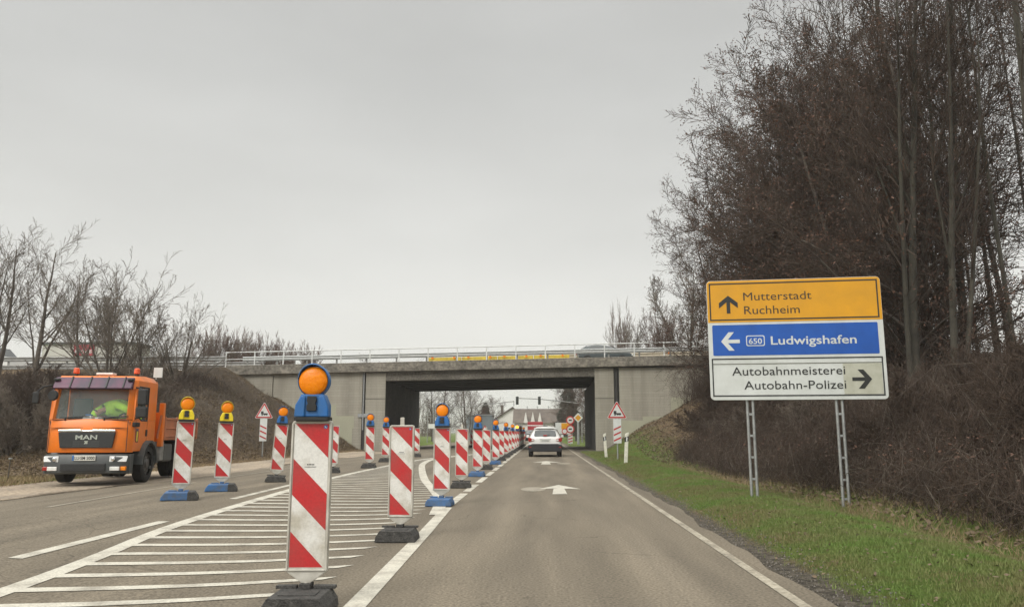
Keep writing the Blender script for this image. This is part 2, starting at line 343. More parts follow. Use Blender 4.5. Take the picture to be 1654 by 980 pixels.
def ground_mat():
    m = D.materials.new('ground_cover'); m.use_nodes = True; t = m.node_tree; l = t.links.new; b = t.nodes['Principled BSDF']; b.inputs['Roughness'].default_value = .95; b.inputs['Specular IOR Level'].default_value = .15
    tc = N(t, 'ShaderNodeTexCoord'); at = N(t, 'ShaderNodeAttribute', attribute_name='cover'); sp = N(t, 'ShaderNodeSeparateColor'); l(at.outputs['Color'], sp.inputs[0])
    def noi(s, d=6, r=.65):
        n = N(t, 'ShaderNodeTexNoise'); n.inputs['Scale'].default_value = s; n.inputs['Detail'].default_value = d; n.inputs['Roughness'].default_value = r; l(tc.outputs['Object'], n.inputs[0]); return n
    def ramp(n, *st):
        r = N(t, 'ShaderNodeValToRGB'); el = r.color_ramp.elements
        el[0].position, el[0].color = st[0][0], st[0][1]+(1,); el[1].position, el[1].color = st[-1][0], st[-1][1]+(1,)
        for p, c in st[1:-1]: q = el.new(p); q.color = c+(1,)
        l(n.outputs[0], r.inputs[0]); return r
    n1 = noi(1.1); n2 = noi(14, 8, .75); n3 = noi(5, 8, .8)
    litter = ramp(n3, (.32, (.055, .038, .024)), (.46, (.125, .088, .052)), (.57, (.20, .145, .086)), (.70, (.30, .23, .15)))
    green = ramp(n1, (.35, (.15, .14, .05)), (.5, (.09, .15, .025)), (.65, (.13, .13, .04)))
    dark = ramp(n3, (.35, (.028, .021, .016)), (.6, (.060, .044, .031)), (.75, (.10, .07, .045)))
    dirt = ramp(n2, (.35, (.07, .06, .048)), (.5, (.12, .105, .083)), (.68, (.19, .165, .13)))
    def mx(f, a, c):
        x = N(t, 'ShaderNodeMix', data_type='RGBA'); l(f, x.inputs[0]); l(a, x.inputs[6]); l(c, x.inputs[7]); return x.outputs[2]
    nb = N(t, 'ShaderNodeMath', operation='MULTIPLY_ADD'); l(n1.outputs[0], nb.inputs[0]); nb.inputs[1].default_value = 1.4; nb.inputs[2].default_value = -.7
    def soft(s):
        a = N(t, 'ShaderNodeMath', operation='ADD'); l(s, a.inputs[0]); l(nb.outputs[0], a.inputs[1])
        r = N(t, 'ShaderNodeMapRange'); l(a.outputs[0], r.inputs[0]); r.inputs[1].default_value = .3; r.inputs[2].default_value = .7; return r.outputs[0]
    c = mx(soft(sp.outputs[0]), litter.outputs[0], green.outputs[0])
    c = mx(soft(sp.outputs[1]), c, dark.outputs[0])
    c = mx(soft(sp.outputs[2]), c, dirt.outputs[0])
    mm = N(t, 'ShaderNodeMix', data_type='RGBA', blend_type='MULTIPLY'); mm.inputs[0].default_value = 1
    mr = N(t, 'ShaderNodeMapRange'); mr.inputs[1].default_value = .3; mr.inputs[2].default_value = .7; mr.inputs[3].default_value = .6; mr.inputs[4].default_value = 1.35; l(n2.outputs[0], mr.inputs[0])
    l(c, mm.inputs[6]); l(mr.outputs[0], mm.inputs[7]); l(mm.outputs[2], b.inputs['Base Color'])
    bp = N(t, 'ShaderNodeBump'); bp.inputs['Strength'].default_value = 1; bp.inputs['Distance'].default_value = .12; l(n3.outputs[0], bp.inputs['Height']); l(bp.outputs[0], b.inputs['Normal'])
    return m
M['ground'] = ground_mat()
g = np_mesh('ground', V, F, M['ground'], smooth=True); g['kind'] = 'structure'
X, Y = V[:, 0], V[:, 1]
gr = sm((X-2.1)/.25)*(1-sm((X-4.8)/1.2)); gr = np.where((Y > 28) & (X > 1.9), np.maximum(gr, 1-sm((X-4.2)/2.6)), gr)
gr = np.where((X < -11.6) & (Y < 23), .75*(1-sm((Y-20)/4)), gr); gr = np.where((np.abs(X) > 60) | (Y > 66), .8, gr)
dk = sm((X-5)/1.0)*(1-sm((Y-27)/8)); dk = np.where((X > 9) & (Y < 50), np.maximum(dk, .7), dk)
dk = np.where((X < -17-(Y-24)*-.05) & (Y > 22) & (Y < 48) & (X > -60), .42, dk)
di = np.where((X > 1.8) & (X < 3), .9*(1-sm((X-2.05)/.42)), 0); di = np.where((X < -10.7) & (X > -13) & (Y < 48), 1-sm((-X-11.1)/.8), di)
di = np.where((Y > 49) & (Y < 66) & (X > -12) & (X < 5), .9, di)
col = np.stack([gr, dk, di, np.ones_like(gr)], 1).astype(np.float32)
ca = g.data.color_attributes.new('cover', 'FLOAT_COLOR', 'POINT'); ca.data.foreach_set('color', col.ravel())
def gz(x, y):
    if -10.82 < x < 1.95: return float(road_z(x))
    return float(hill(x, y))

# ------------------------------------------------------------------ road and markings
def sheet(name, xs, ys, dz, m, warp=None):
    xs = np.asarray(xs); ys = np.asarray(ys); A, B = np.meshgrid(xs, ys); Zs = road_z(A)+dz
    if warp is not None: A = A+warp(A, B)
    V = np.stack([A, B, Zs], 2).reshape(-1, 3); n = len(xs); i, j = np.meshgrid(np.arange(n-1), np.arange(len(ys)-1)); b = (j*n+i).ravel()
    return np_mesh(name, V, np.stack([b, b+1, b+1+n, b+n], 1), m, smooth=True)
ysr = np.concatenate([np.arange(-20, 60, .5), np.geomspace(60, 900, 30)])
def wob(A, B):
    return np.where(A > 1.9, .035*np.sin(B*1.7)+.03*np.sin(B*4.1+1)+.05*np.sin(B*.6), 0)+np.where(A < -10.7, .12*np.sin(B*.8)+.08*np.sin(B*2.3), 0)
o = sheet('road', np.concatenate([[-10.8], np.arange(-10.4, -1.5, .4), [-1.4, 0, 1, 2.0]]), ysr, 0, M['asphalt'], wob); o['kind'] = 'structure'
o = sheet('dirt_shoulder', np.linspace(-11.6, -8.7, 9), np.arange(2, 48, .5), .004,
          mat('shoulder_dirt', (.34, .275, .20), .95, 0, .1, 1.2, bump=.6, col2=(.20, .165, .125), stretch=(1, .25, 1), fine=12),
          lambda A, B: np.where(A > -9, .55*np.sin(B*.33+1)+.25*np.sin(B*1.1)+.12*np.sin(B*2.9)+.1*(B > 20)-.3, 0)); o['kind'] = 'structure'
# the dirt strip rests on asphalt on its road side, on soil beyond it
me = o.data
for v in me.vertices:
    if v.co.x < -10.7: v.co.z = max(v.co.z, float(hill(v.co.x, v.co.y))+.012)
def strip(mb, pts, wd, dz=.005):
    """flat painted band along polyline pts, draped on the road"""
    P_ = [np.array(p, float) for p in pts]; dense = []
    for a, b_ in zip(P_, P_[1:]):
        k = max(1, int(np.linalg.norm(b_-a)/.8)); dense += [a+(b_-a)*i/k for i in range(k)]
    dense.append(P_[-1]); vs = []
    for i, p in enumerate(dense):
        d = dense[min(i+1, len(dense)-1)]-dense[max(i-1, 0)]; d /= np.linalg.norm(d); nrm = np.array([-d[1], d[0]])
        for s_ in (-1, 1):
            q = p+nrm*s_*wd/2; vs.append((q[0], q[1], float(road_z(q[0]))+dz))
    mb.add(vs, [(2*i, 2*i+1, 2*i+3, 2*i+2) for i in range(len(dense)-1)])
def smooth_path(pts, n=8):
    out = []; P_ = [np.array(p, float) for p in pts]; P_ = [2*P_[0]-P_[1]]+P_+[2*P_[-1]-P_[-2]]
    for i in range(1, len(P_)-2):
        a, b_, c, d = P_[i-1:i+3]
        for k in range(n):
            t = k/n; out.append(.5*((2*b_)+(-a+c)*t+(2*a-5*b_+4*c-d)*t*t+(-a+3*b_-3*c+d)*t**3))
    out.append(P_[-2]); return out
def marking(name, fn, m=None):
    mb = MB(); fn(mb); o = mb.build(name, m or M['paint']); o['kind'] = 'structure'; return o
marking('edge_line', lambda mb: strip(mb, [(1.74, -8), (1.74, 64), (1.78, 200)], .085), mat('edge_line_paint', (.36, .325, .25), .7, 0, .2, 2.5, col2=(.19, .165, .125), thr=(.36, .62), fine=30))
def lane_line(mb):
    strip(mb, [(-1.22, -6), (-1.26, 5.1), (-1.39, 9.4), (-1.50, 12.3)], .15)
    y = 12.7; k = 0
    while y < 150: strip(mb, [(-1.52, y), (-1.52, y+(2.1 if k else 2.4))], .15); y += 2.85; k += 1
marking('lane_line', lane_line)
LEFT = smooth_path([(-3.2, -1), (-3.55, 2.5), (-3.78, 5.4), (-3.96, 6.9), (-4.36, 9.5), (-4.72, 14.3), (-4.98, 19.3), (-4.98, 26), (-4.75, 32), (-3.9, 38.5), (-3.4, 44), (-3.3, 60)], 6)
CURVE = smooth_path([(-1.52, 11.2), (-1.78, 13.6), (-2.28, 16.2), (-2.92, 19.3), (-3.7, 23.9), (-4.2, 27.4), (-4.45, 31.5), (-4.15, 35.2), (-3.55, 38.6)], 8)
marking('island_border_line', lambda mb: strip(mb, LEFT, .16))
marking('island_curve_line', lambda mb: strip(mb, CURVE, .20, .009))
def xat(path, y):
    for a, b_ in zip(path, path[1:]):
        if a[1] <= y <= b_[1]: return a[0]+(b_[0]-a[0])*(y-a[1])/(b_[1]-a[1]+1e-9)
    return path[-1][0]
def hatch(mb):
    y = 1.5
    while y < 32:
        # stripe runs (1,.4) from the left border to the right border
        xl = None; x = -6
        while x < -1.2:
            yy = y+.40*(x+4)
            if xl is None and x > xat(LEFT, yy)+.04: xl = x
            xr = -1.66-.02*yy if yy < 12.2 else xat(CURVE, yy)-.14
            if xl is not None and x > xr: break
            x += .03
        if xl is not None and x-xl > .12:
            a = .15
            pts = [(xl, y+.4*(xl+4)), (x, y+.4*(x+4)), (x+.10, y+.4*(x+4)+a), (xl-.02, y+.4*(xl+4)+a)]
            k = 6; vs = []
            for i in range(k+1):
                f = i/k
                for (p, q) in ((pts[0], pts[1]), (pts[3], pts[2])):
                    qx = p[0]+(q[0]-p[0])*f; qy = p[1]+(q[1]-p[1])*f; vs.append((qx, qy, float(road_z(qx))+.005))
            mb.add(vs, [(2*i, 2*i+2, 2*i+3, 2*i+1) for i in range(k)])
        y += .56
marking('hatched_island_paint', hatch)
marking('left_lane_dash', lambda mb: (strip(mb, [(-4.55, 6.75), (-4.62, 9.55)], .13), strip(mb, [(-5.0, 12.6), (-5.15, 16.2)], .12), strip(mb, [(-5.6, 30), (-5.6, 34)], .12)))
marking('old_left_edge_line', lambda mb: (strip(mb, [(-7.15, 11.2), (-7.6, 17)], .09), strip(mb, [(-7.7, 19), (-8.0, 30)], .09)), M['oldpaint'])
def arrow(mb, x, y, s=1.0):
    P_ = [(0, 2.6), (-.42, 1.35), (-.12, 1.45), (-.16, 0), (.12, 0), (.10, 1.45), (.44, 1.35)]
    mb.poly([(x+a*s, y+b_*s, float(road_z(x))+.006) for a, b_ in P_])
def worn(mb, x, y):
    mb.poly([(x+.26*math.cos(t*PI/6), y+.6*math.sin(t*PI/6), float(road_z(x))+.004) for t in range(12)])
marking('lane_arrow', lambda mb: (arrow(mb, .32, 15.0), arrow(mb, .10, 28.8, 1.3)))
marking('worn_arrow_trace', lambda mb: (worn(mb, -.22, 16.3), worn(mb, .75, 29.6)), M['oldpaint'])

# ------------------------------------------------------------------ overpass
def sh(x): return .0186*(x+6)
br = thing('overpass', 'grey concrete motorway bridge crossing over the road', 'bridge', (0, 50, 0))
def shb(x0, x1, y0, y1, z0, z1, mb=None, mi=0, n=8):
    """box with sheared z following the deck slope"""
    mb = mb or MB()
    vs = []
    for x in (x0, x1):
        for (y, z) in ((y0, z0), (y1, z0), (y1, z1), (y0, z1)): vs.append((x, y, z+sh(x)))
    mb.add(vs, [(0, 1, 2, 3), (7, 6, 5, 4), (0, 4, 5, 1), (1, 5, 6, 2), (2, 6, 7, 3), (3, 7, 4, 0)], mi); return mb
mb = MB(); shb(-20.7, 16, -.35, .12, 5.10, 5.60, mb); shb(-20.7, 16, -.28, 1.6, 5.602, 5.72, mb); mb.build('fascia', M['fascia'], br, bevel=.03)
mb = MB(); shb(-10.198, 3.298, .0, .55, 4.52, 5.098, mb); mb.build('edge_beam', M['concrete_d'], br, bevel=.02)
mb = MB(); shb(-20.5, 16, .56, 13.6, 4.86, 5.60, mb); shb(-20.5, 16, 13.602, 14.2, 4.56, 5.9, mb)
for k in range(6): shb(-10.3, 3.4, 1.6+k*2.0, 2.1+k*2.0, 4.45, 4.858, mb)
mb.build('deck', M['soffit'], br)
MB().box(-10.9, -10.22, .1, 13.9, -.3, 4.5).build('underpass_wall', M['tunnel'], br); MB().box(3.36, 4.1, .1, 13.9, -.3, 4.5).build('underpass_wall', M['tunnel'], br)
mb = MB(); mb.box(-11.5, -10.2, -.04, .098, -.3, 4.97); mb.build('pillar', M['wall'], br, bevel=.02)
mb = MB(); mb.box(-11.5, -10.2, -.05, -.042, 3.28, 3.31); mb.build('joint', M['soffit'], br)
mb = MB(); mb.box(3.3, 4.52, -.04, .098, -.3, 5.22); mb.build('pillar', M['wall'], br, bevel=.02)
mb = MB(); mb.box(3.3, 4.52, -.05, -.042, 3.28, 3.31); mb.build('joint', M['soffit'], br)
mb = MB(); mb.box(-17.6, -11.72, -.02, .10, -.5, 5.06); mb.box(-11.72, -11.5, .06, .2, -.5, 5.0, 1); mb.build('abutment_wall', [M['wall'], M['soffit']], br)
mb = MB(); mb.box(-20.6, -17.62, -.10, .10, .2, 5.0); mb.build('wing_wall', M['wall'], br)
mb = MB(); mb.box(4.86, 16, -.02, .10, -.5, 5.25); mb.box(4.52, 4.86, .06, .2, -.5, 5.2, 1); mb.build('abutment_wall', [M['wall'], M['soffit']], br)
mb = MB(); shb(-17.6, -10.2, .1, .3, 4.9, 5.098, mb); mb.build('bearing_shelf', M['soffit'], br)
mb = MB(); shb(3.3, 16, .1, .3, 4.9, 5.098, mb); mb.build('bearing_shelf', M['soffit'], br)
for kk, (x0, x1, z0, z1) in enumerate(((-16.9, -13.4, .3, 2.9), (-15.3, -12.2, 1.4, 2.2), (-14.6, -12.3, -.1, 1.4), (6.3, 12.3, 1.1, 2.15), (8.1, 11.5, 2.15, 3.35), (4.95, 6.6, .2, 1.9))):
    MB().box(x0, x1, -.026-.003*kk, -.0215, z0, z1).build('overpainted_patch', M['grafcover'], br)
mb = MB(); mb.tube((-11.62, -.05, 5.0), (-11.62, -.05, 1.3), .05); mb.box(-11.95, -11.1, -.09, -.03, 2.12, 2.34)
mb.build('drainpipe', M['sheetgrey'], br)
mb = MB(); mb.tube((4.7, -.05, 5.0), (4.7, -.05, 0.2), .06); mb.build('drainpipe', M['soffit'], br)
# railing
ra = thing('bridge_railing', 'white tubular railing with slim posts along the near edge of the overpass', 'railing', (0, 49.8, 0))
x = -20.75; npst = 0
while x < 13:
    MB().box(x-.035, x+.035, -.03, .03, 5.60+sh(x), 6.56+sh(x)).build('post', M['rail_white'], ra); x += 1.9
mb = MB(); mb.tube((-20.8, 0, 6.58+sh(-20.8)), (13, 0, 6.58+sh(13)), .035); mb.build('top_rail', M['rail_white'], ra)
mb = MB(); mb.tube((-20.8, 0, 6.12+sh(-20.8)), (13, 0, 6.12+sh(13)), .022); mb.build('middle_rail', M['rail_white'], ra)
def guardrail(name, label, x0, x1, y, z, m, double=False, step=2.0, slope=True, group=None):
    t = thing(name, label, 'guardrail', (0, y, 0), 0, group)
    s = sh if slope else (lambda q: 0)
    prof = [(-.02, -.155), (-.06, -.10), (-.0, -.04), (-.0, .04), (-.06, .10), (-.02, .155), (0.0, .155), (-.03, .10), (.03, .04), (.03, -.04), (-.03, -.10), (0, -.155)]
    mb = MB(); n = len(prof)
    for zz in ([z, z-.55] if double else [z]):
        vs = [(x0, p[0], zz+p[1]+s(x0)) for p in prof]+[(x1, p[0], zz+p[1]+s(x1)) for p in prof]
        mb.add(vs, [(i, (i+1) % n, (i+1) % n+n, i+n) for i in range(n)]+[tuple(range(n)), tuple(range(2*n-1, n-1, -1))])
    mb.build('rail', m, t)
    x = x0+.3
    while x < x1:
        MB().box(x-.05, x+.05, .035, .12, z-.75+s(x), z+.1+s(x)).build('post', M['galv2'], t); x += step
    return t
guardrail('guardrail', 'grey steel guardrail right behind the white bridge railing', -20, 16, 50.75, 6.22, M['galv'])
guardrail('guardrail', 'grey double steel guardrail on the embankment crest left of the overpass', -62, -20.9, 50.2, 5.95, M['galv2'], True, 2.0, False)
guardrail('guardrail', 'weathered farther guardrail across the motorway, left behind the bare trees', -62, -20.9, 56.5, 6.15, M['galv2'], False, 2.0, False)
yb = thing('yellow_safety_barrier', 'yellow temporary safety barrier standing on the overpass behind the railing', 'barrier', (0, 56.5, 0))
for k in range(4):
    x0 = -8.6+k*2.64; mb = MB(); z0 = 5.72
    mb.prism([(-.28, z0), (.28, z0), (.12, z0+.25), (.10, z0+.88), (-.10, z0+.88), (-.12, z0+.25)], 'x', x0, x0+2.6)
    for v in range(len(mb.v)): mb.v[v] = (mb.v[v][0], mb.v[v][1], mb.v[v][2]+sh(mb.v[v][0]))
    mb.build('segment', M['yellow_b'], yb, bevel=.02)
    for q in (.5, 2.1): MB().disc((x0+q, z0+.86+sh(x0)), .09, -.13, -.17, 12).build('reflector', M['orange_lens'], yb)
gb = guardrail('guardrail', 'tan steel barrier on the right end of the overpass behind the dark car', 1.6, 16, 57.3, 6.55, mat('tan_rail', (.42, .37, .28), .6, 0, .1, 2))
for q in (5.6, 9.3): MB().disc((q, 6.62+sh(q)), .10, -.08, -.12, 12).build('reflector', M['orange_lens'], gb)
o = MB(); shb(-60, -20.5, 50.9, 63, 4.9, 5.15, o); o = o.build('motorway_surface', M['asphalt']); o['kind'] = 'structure'
o = MB(); shb(-20.4, 60, 51.7, 63, 5.602, 5.66, o); o = o.build('motorway_bridge_surface', M['asphalt']); o['kind'] = 'structure'

# ------------------------------------------------------------------ guidance beacons
def foot(kind, t):
    mb = MB()
    if kind == 'dark':
        P_ = [(-.215, 0), (.215, 0), (.205, .055), (.165, .115), (-.165, .115), (-.205, .055)]
        mb.prism(P_, 'y', -.34, .04)
        mb.box(-.20, -.06, -.02, .03, .113, .135); mb.box(.05, .20, -.02, .03, .113, .135); mb.box(-.04, .04, -.05, .05, .112, .15)
        mb.box(-.12, .12, -.26, -.12, .113, .122)
        o = mb.build('base', M['rubber'], t, bevel=.012)
    elif kind == 'mixed':
        P_ = [(-.27, 0), (.27, 0), (.26, .05), (.21, .12), (-.21, .12), (-.26, .05)]
        mb.prism(P_, 'y', -.32, .06); mb.box(-.03, .04, -.05, .05, .118, .16)
        mb.box(-.18, -.05, -.02, .03, .118, .138); mb.box(.06, .13, -.02, .03, .118, .138)
        o = mb.build('base', M['bluefoot'], t, bevel=.012)
        m2 = MB(); m2.prism([(.12, -.004), (.285, -.004), (.275, .055), (.222, .13), (.12, .13)], 'y', -.335, .075); m2.build('end_block', M['rubber'], t, bevel=.01)
    else:
        P_ = [(-.21, 0), (.21, 0), (.205, .05), (.17, .11), (-.17, .11), (-.205, .05)]
        mb.prism(P_, 'y', -.33, .05); mb.box(-.04, .04, -.05, .05, .108, .145); mb.box(-.19, -.06, -.02, .03, .108, .13); mb.box(.06, .19, -.02, .03, .108, .13)
        o = mb.build('base', M['bluefoot'] if kind == 'blue' else M['rubber'], t, bevel=.012)
    return o
def lamp(t, colr, lit=False):
    z0 = 1.24
    m = MB(); m.prism([(-.112, z0+.01), (.112, z0+.01), (.11, z0+.09), (.078, z0+.165), (-.078, z0+.165), (-.11, z0+.09)], 'y', -.055, .055)
    m.prism([(-.118, z0+.01), (-.045, z0+.01), (-.045, z0+.15), (-.075, z0+.155), (-.112, z0+.09)], 'y', -.07, -.056)
    m.prism([(.045, z0+.01), (.118, z0+.01), (.112, z0+.09), (.075, z0+.155), (.045, z0+.15)], 'y', -.07, -.056)
    ho = m.build('warning_lamp', colr, t, smooth=True, bevel=.008)
    MB().box(-.118, .118, -.065, .065, z0-.016, z0+.009).build('gasket', M['black'], ho, bevel=.004)
    # ring shade behind the lens
    n = 36; cz = z0+.255; vs = []; fs = []
    for i in range(n):
        a = 2*PI*i/n; c, s_ = math.cos(a), math.sin(a); up = max(0, s_)
        for (r, y) in ((.102, -.035), (.104+.003*up, -.045-.035*up), (.108+.005*up, -.04-.035*up), (.108, .03), (.10, .035)): vs.append((r*c, y, cz+r*s_+.008*up))
    for i in range(n):
        for k in range(4): fs.append((5*i+k, 5*((i+1) % n)+k, 5*((i+1) % n)+k+1, 5*i+k+1))
    MB().add(vs, fs).disc((0, cz), .104, .0, .03, 28).build('shade_ring', colr, ho, smooth=True)
    l = MB(); l.disc((0, cz), .1, -.042, -.001, 32, 0, .028)
    l.build('lens', M['amber_lit'] if lit else M['orange_lens'], ho, smooth=True)
    k = MB(); k.prism([(-.032, z0+.05), (.032, z0+.05), (.035, z0+.085), (.026, z0+.10), (.034, z0+.12), (.03, z0+.15), (-.03, z0+.15), (-.034, z0+.12), (-.026, z0+.10), (-.035, z0+.085)], 'y', -.072, -.056)
    k.build('latch', M['black'], ho, bevel=.003)
def panel(t, slim=False, text=True):
    # white moulded board: 0.25+frame wide, 1.0 sheeting high, pointed foot
    w = .138; z0 = .225; z1 = 1.225; r = .02
    P_ = [(-w, z0), (-.03, z0-.075), (.03, z0-.075), (w, z0), (w, z1-r), (w-.006, z1-.006), (w-r, z1), (-w+r, z1), (-w+.006, z1-.006), (-w, z1-r)]
    m = MB(); m.prism(P_, 'y', -.018, .03)
    # raised rim
    m.box(-w, -w+.014, -.028, -.0182, z0+.002, z1-.02); m.box(w-.014, w, -.028, -.0182, z0+.002, z1-.02)
    m.box(-w+.0142, w-.0142, -.028, -.0182, z1-.016, z1-.004); m.box(-w+.0142, w-.0142, -.028, -.0182, z0+.002, z0+.014)
    m.tube((0, 0, z0-.07), (0, 0, .10), .022, .02, 8)
    pn = m.build('panel', M['frame'], t, bevel=.004)
    a = .118; b0 = z0+.02; H_ = 1.0-.038
    s = MB(); s.poly([(-a, -.0185, b0), (a, -.0185, b0), (a, -.0185, b0+H_), (-a, -.0185, b0+H_)], 0)
    def P2(u, v): return (-a+2*a*u, -.0195, b0+H_*(1-v))
    k = .245
    for poly in ([(0.02, 0.004), (1, 0.004), (1, k)], [(0, .25), (1, .25+k), (1, .5+k), (0, .5)], [(0, .752), (1-.04, 1-.006), (0, 1-.006)]):
        s.poly([P2(*q) for q in poly], 1)
    s.build('striped_sheeting', [M['white'], M['red']], pn)
    if text:
        e_ = MB(); e_.box(-.040, .040, -.0205, -.0202, .910, .913)
        for i, ch in enumerate(range(5)): e_.box(-.024+i*.0105, -.0175+i*.0105, -.0205, -.0202, .923, .932)
        e_.build('small_print', M['greyp'], pn)
        q = MB(); q.disc((.094, 1.182), .013, -.0206, -.0202, 16); q.build('seal', M['blue'], pn)
        q = MB(); q.prism([(.086, 1.190), (.092, 1.187), (.102, 1.174), (.098, 1.173), (.089, 1.181)], 'y', -.0212, -.0208); q.build('seal_mark', M['white'], pn)
    return pn
def beacon(label, x, y, kind='dark', lampc=None, rz=0, stub=False, lit=False, group='striped beacons along the lane', tilt=0):
    t = thing('guidance_beacon', label, 'beacon', (x, y, gz(x, y)+.006), rz, group)
    foot(kind, t); panel(t, text=y < 30)
    if lampc: lamp(t, M[lampc], lit)
    if stub: MB().box(-.022, .022, -.012, .012, 1.215, 1.31 if stub is True else 1.225+stub).build('lamp_socket', M['frame'], t, bevel=.004)
    t.rotation_euler = (0, tilt, rz)
    return t
ordn = ['first', 'second', 'third', 'fourth', 'fifth', 'sixth', 'seventh', 'eighth', 'ninth', 'tenth', 'eleventh', 'twelfth', 'thirteenth', 'fourteenth', 'fifteenth', 'sixteenth', 'seventeenth', 'eighteenth']
G1 = 'striped beacons along the left edge of the lane'
rowR = [(-1.60, 5.38, 'dark', 'blue', R(3)), (-1.585, 8.75, 'dark', None, R(1)), (-1.65, 12.75, 'blue', 'blue', R(-2)), (-1.75, 16.8, 'dark', None, R(2)), (-1.76, 21, 'blue', 'blue', R(-3)),
        (-1.92, 25, 'dark', None, R(2)), (-1.86, 28.9, 'blue', 'blue', 0), (-1.87, 32.6, 'dark', None, R(3)), (-1.86, 36.8, 'dark', 'blue', 0), (-1.88, 40.6, 'dark', None, 0), (-1.86, 44.6, 'dark', 'blue', 0),
        (-1.88, 48.6, 'dark', None, 0), (-1.87, 52.6, 'dark', 'blue', 0), (-1.86, 56.6, 'dark', None, 0), (-1.87, 60.8, 'dark', 'blue', 0), (-1.87, 65, 'dark', None, 0), (-1.87, 70, 'dark', 'blue', 0)]
desc = ['large red and white beacon with blue amber lamp closest to the camera', 'lampless beacon with bare socket stub on dark rubber foot, second in the lane row',
        'beacon with blue amber lamp on blue foot where the curved line meets the lane', 'lampless beacon on dark foot, fourth in the lane row', 'beacon with blue amber lamp on blue foot, fifth in the lane row']
for i, (x, y, kd, lc, rz) in enumerate(rowR):
    if i > 4: x += .10
    beacon(desc[i] if i < len(desc) else 'red and white beacon %s, %s from the front in the lane row' % ('with blue amber lamp' if lc else 'without lamp', ordn[i]),
           x, y, kd, lc, rz, stub=(True if i == 1 else .09 if not lc else False), lit=(i == 12), group=G1)
G2 = 'striped beacons along the far left lane'
rowL = [(-5.80, 12.45, 'mixed', 'yellow_pl', R(22), 'beacon with yellow lamp on blue foot, closest to the orange truck', R(1)),
        (-5.90, 14.3, 'mixed', 'yellow_pl', R(20), 'beacon with yellow lamp on blue foot, standing just left of the triangle sign', R(1)),
        (-5.82, 17.0, 'dark', 'blue', R(16), 'leaning beacon with blue lamp on dark foot, right of the left truck warning sign', R(3.5)),
        (-5.62, 20.8, 'dark', None, R(8), 'lampless beacon mostly hidden behind the closest beacon', R(1)),
        (-5.25, 23.6, 'dark', 'blue', R(5), 'beacon with blue lamp standing before the left bridge wall', 0),
        (-5.72, 28.3, 'dark', 'blue', R(5), 'beacon with amber lamp peeking out behind the lampless beacon', 0),
        (-5.55, 34.2, 'dark', None, R(4), 'slim looking lampless beacon in front of the dark left underpass wall', 0),
        (-5.7, 44, 'dark', None, 0, 'nearer striped beacon inside the underpass on the left lane', 0), (-5.5, 51, 'dark', None, 0, 'middle striped beacon inside the underpass on the left lane', 0),
        (-5.2, 57, 'dark', None, 0, 'deepest striped beacon inside the underpass on the left lane', 0), (-6.2, 62, 'dark', None, 0, 'striped beacon at the far mouth of the underpass on the left', 0)]
for (x, y, kd, lc, rz, lb, tl) in rowL: beacon(lb, x, y, kd, lc, rz, group=G2, tilt=tl)

# ------------------------------------------------------------------ triangle signs, delineators
def tri_sign(label, x, y, flip, h=2.28, rz=0):
    t = thing('truck_warning_sign', label, 'traffic sign', (x, y, gz(x, y)-.05), rz, 'slipping lorry triangle signs by the bridge')
    MB().tube((0, .03, 0), (0, .03, h-.1), .03, .03, 10).build('post', M['galv'], t)
    W = .40; zb = h-.70
    def tri(s, y_, c=.05):
        # triangle with clipped corners, s = inset
        cx, cz = 0, zb+.235; pts = []
        base = [(-W, zb), (W, zb), (0, h)]
        base = [(cx+(a-cx)*s, cz+(b_-cz)*s) for a, b_ in base]
        for i in range(3):
            p = Vector(base[i]); a = Vector(base[i-1]); b_ = Vector(base[(i+1) % 3])
            pts += [tuple(p+(a-p).normalized()*c*s), tuple(p+(b_-p).normalized()*c*s)]
        return pts
    MB().prism(tri(1, 0), 'y', -.006, .0).build('triangle_plate', M['sign_w'], t)
    MB().prism(tri(.94, 0), 'y', -.009, -.0065).build('red_border', M['red'], t)
    MB().prism(tri(.70, 0, .02), 'y', -.012, -.0095).build('white_field', M['sign_w'], t)
    s = MB(); zc = zb+.14
    s.box(-.13, -.02, -.015, -.0125, zc+.03, zc+.16); s.box(-.0198, .16, -.0152, -.0127, zc+.0, zc+.075)
    for q in (-.07, .03, .11): s.disc((q, zc+.01), .028, -.015, -.0125, 12)
    s.prism([(-.12, zc+.0), (-.08, zc-.03), (-.05, zc+.0)], 'y', -.015, -.0125)
    s.build('lorry_symbol', M['ink'], t)
    b_ = MB(); b_.box(-.155, .155, -.006, 0, h-1.66, zb-.015); b_.build('distance_board', M['sign_w'], t)
    s = MB()
    for k in range(3):
        z = h-1.60+k*.215; q = [(-.14, z), (.14, z+.13), (.14, z+.195), (-.14, z+.065)]
        if flip: q = [(-a, c) for a, c in q]
        s.prism(q, 'y', -.009, -.0065)
    s.build('distance_stripes', M['red'], t)
tri_sign('red triangle lorry warning sign on the right grass verge by the bridge', 2.90, 31.0, False, 2.33)
tri_sign('red triangle lorry warning sign at the foot of the left embankment', -11.95, 33.0, True, 2.38)
def delin(label, x, y, lean):
    t = thing('delineator_post', label, 'delineator', (x, y, gz(x, y)), 0, 'white delineator posts on the right verge'); t.rotation_euler = (0, lean, 0)
    MB().prism([(-.06, -.05), (.06, -.05), (.06, 1.05), (-.06, .99)], 'y', -.04, .04).build('post', M['cream'], t, bevel=.012)
    MB().prism([(-.0625, .70), (.0625, .745), (.0625, .92), (-.0625, .875)], 'y', -.043, .043).build('black_band', M['ink'], t)
    MB().box(-.022, .022, -.048, -.044, .74, .88).build('reflector', M['headlamp'], t)
delin('white delineator post nearest the underpass mouth, left of the triangle sign', 2.72, 34.5, R(-3.5))
delin('white delineator post right of the triangle sign on the verge', 2.85, 27.6, R(3.5))

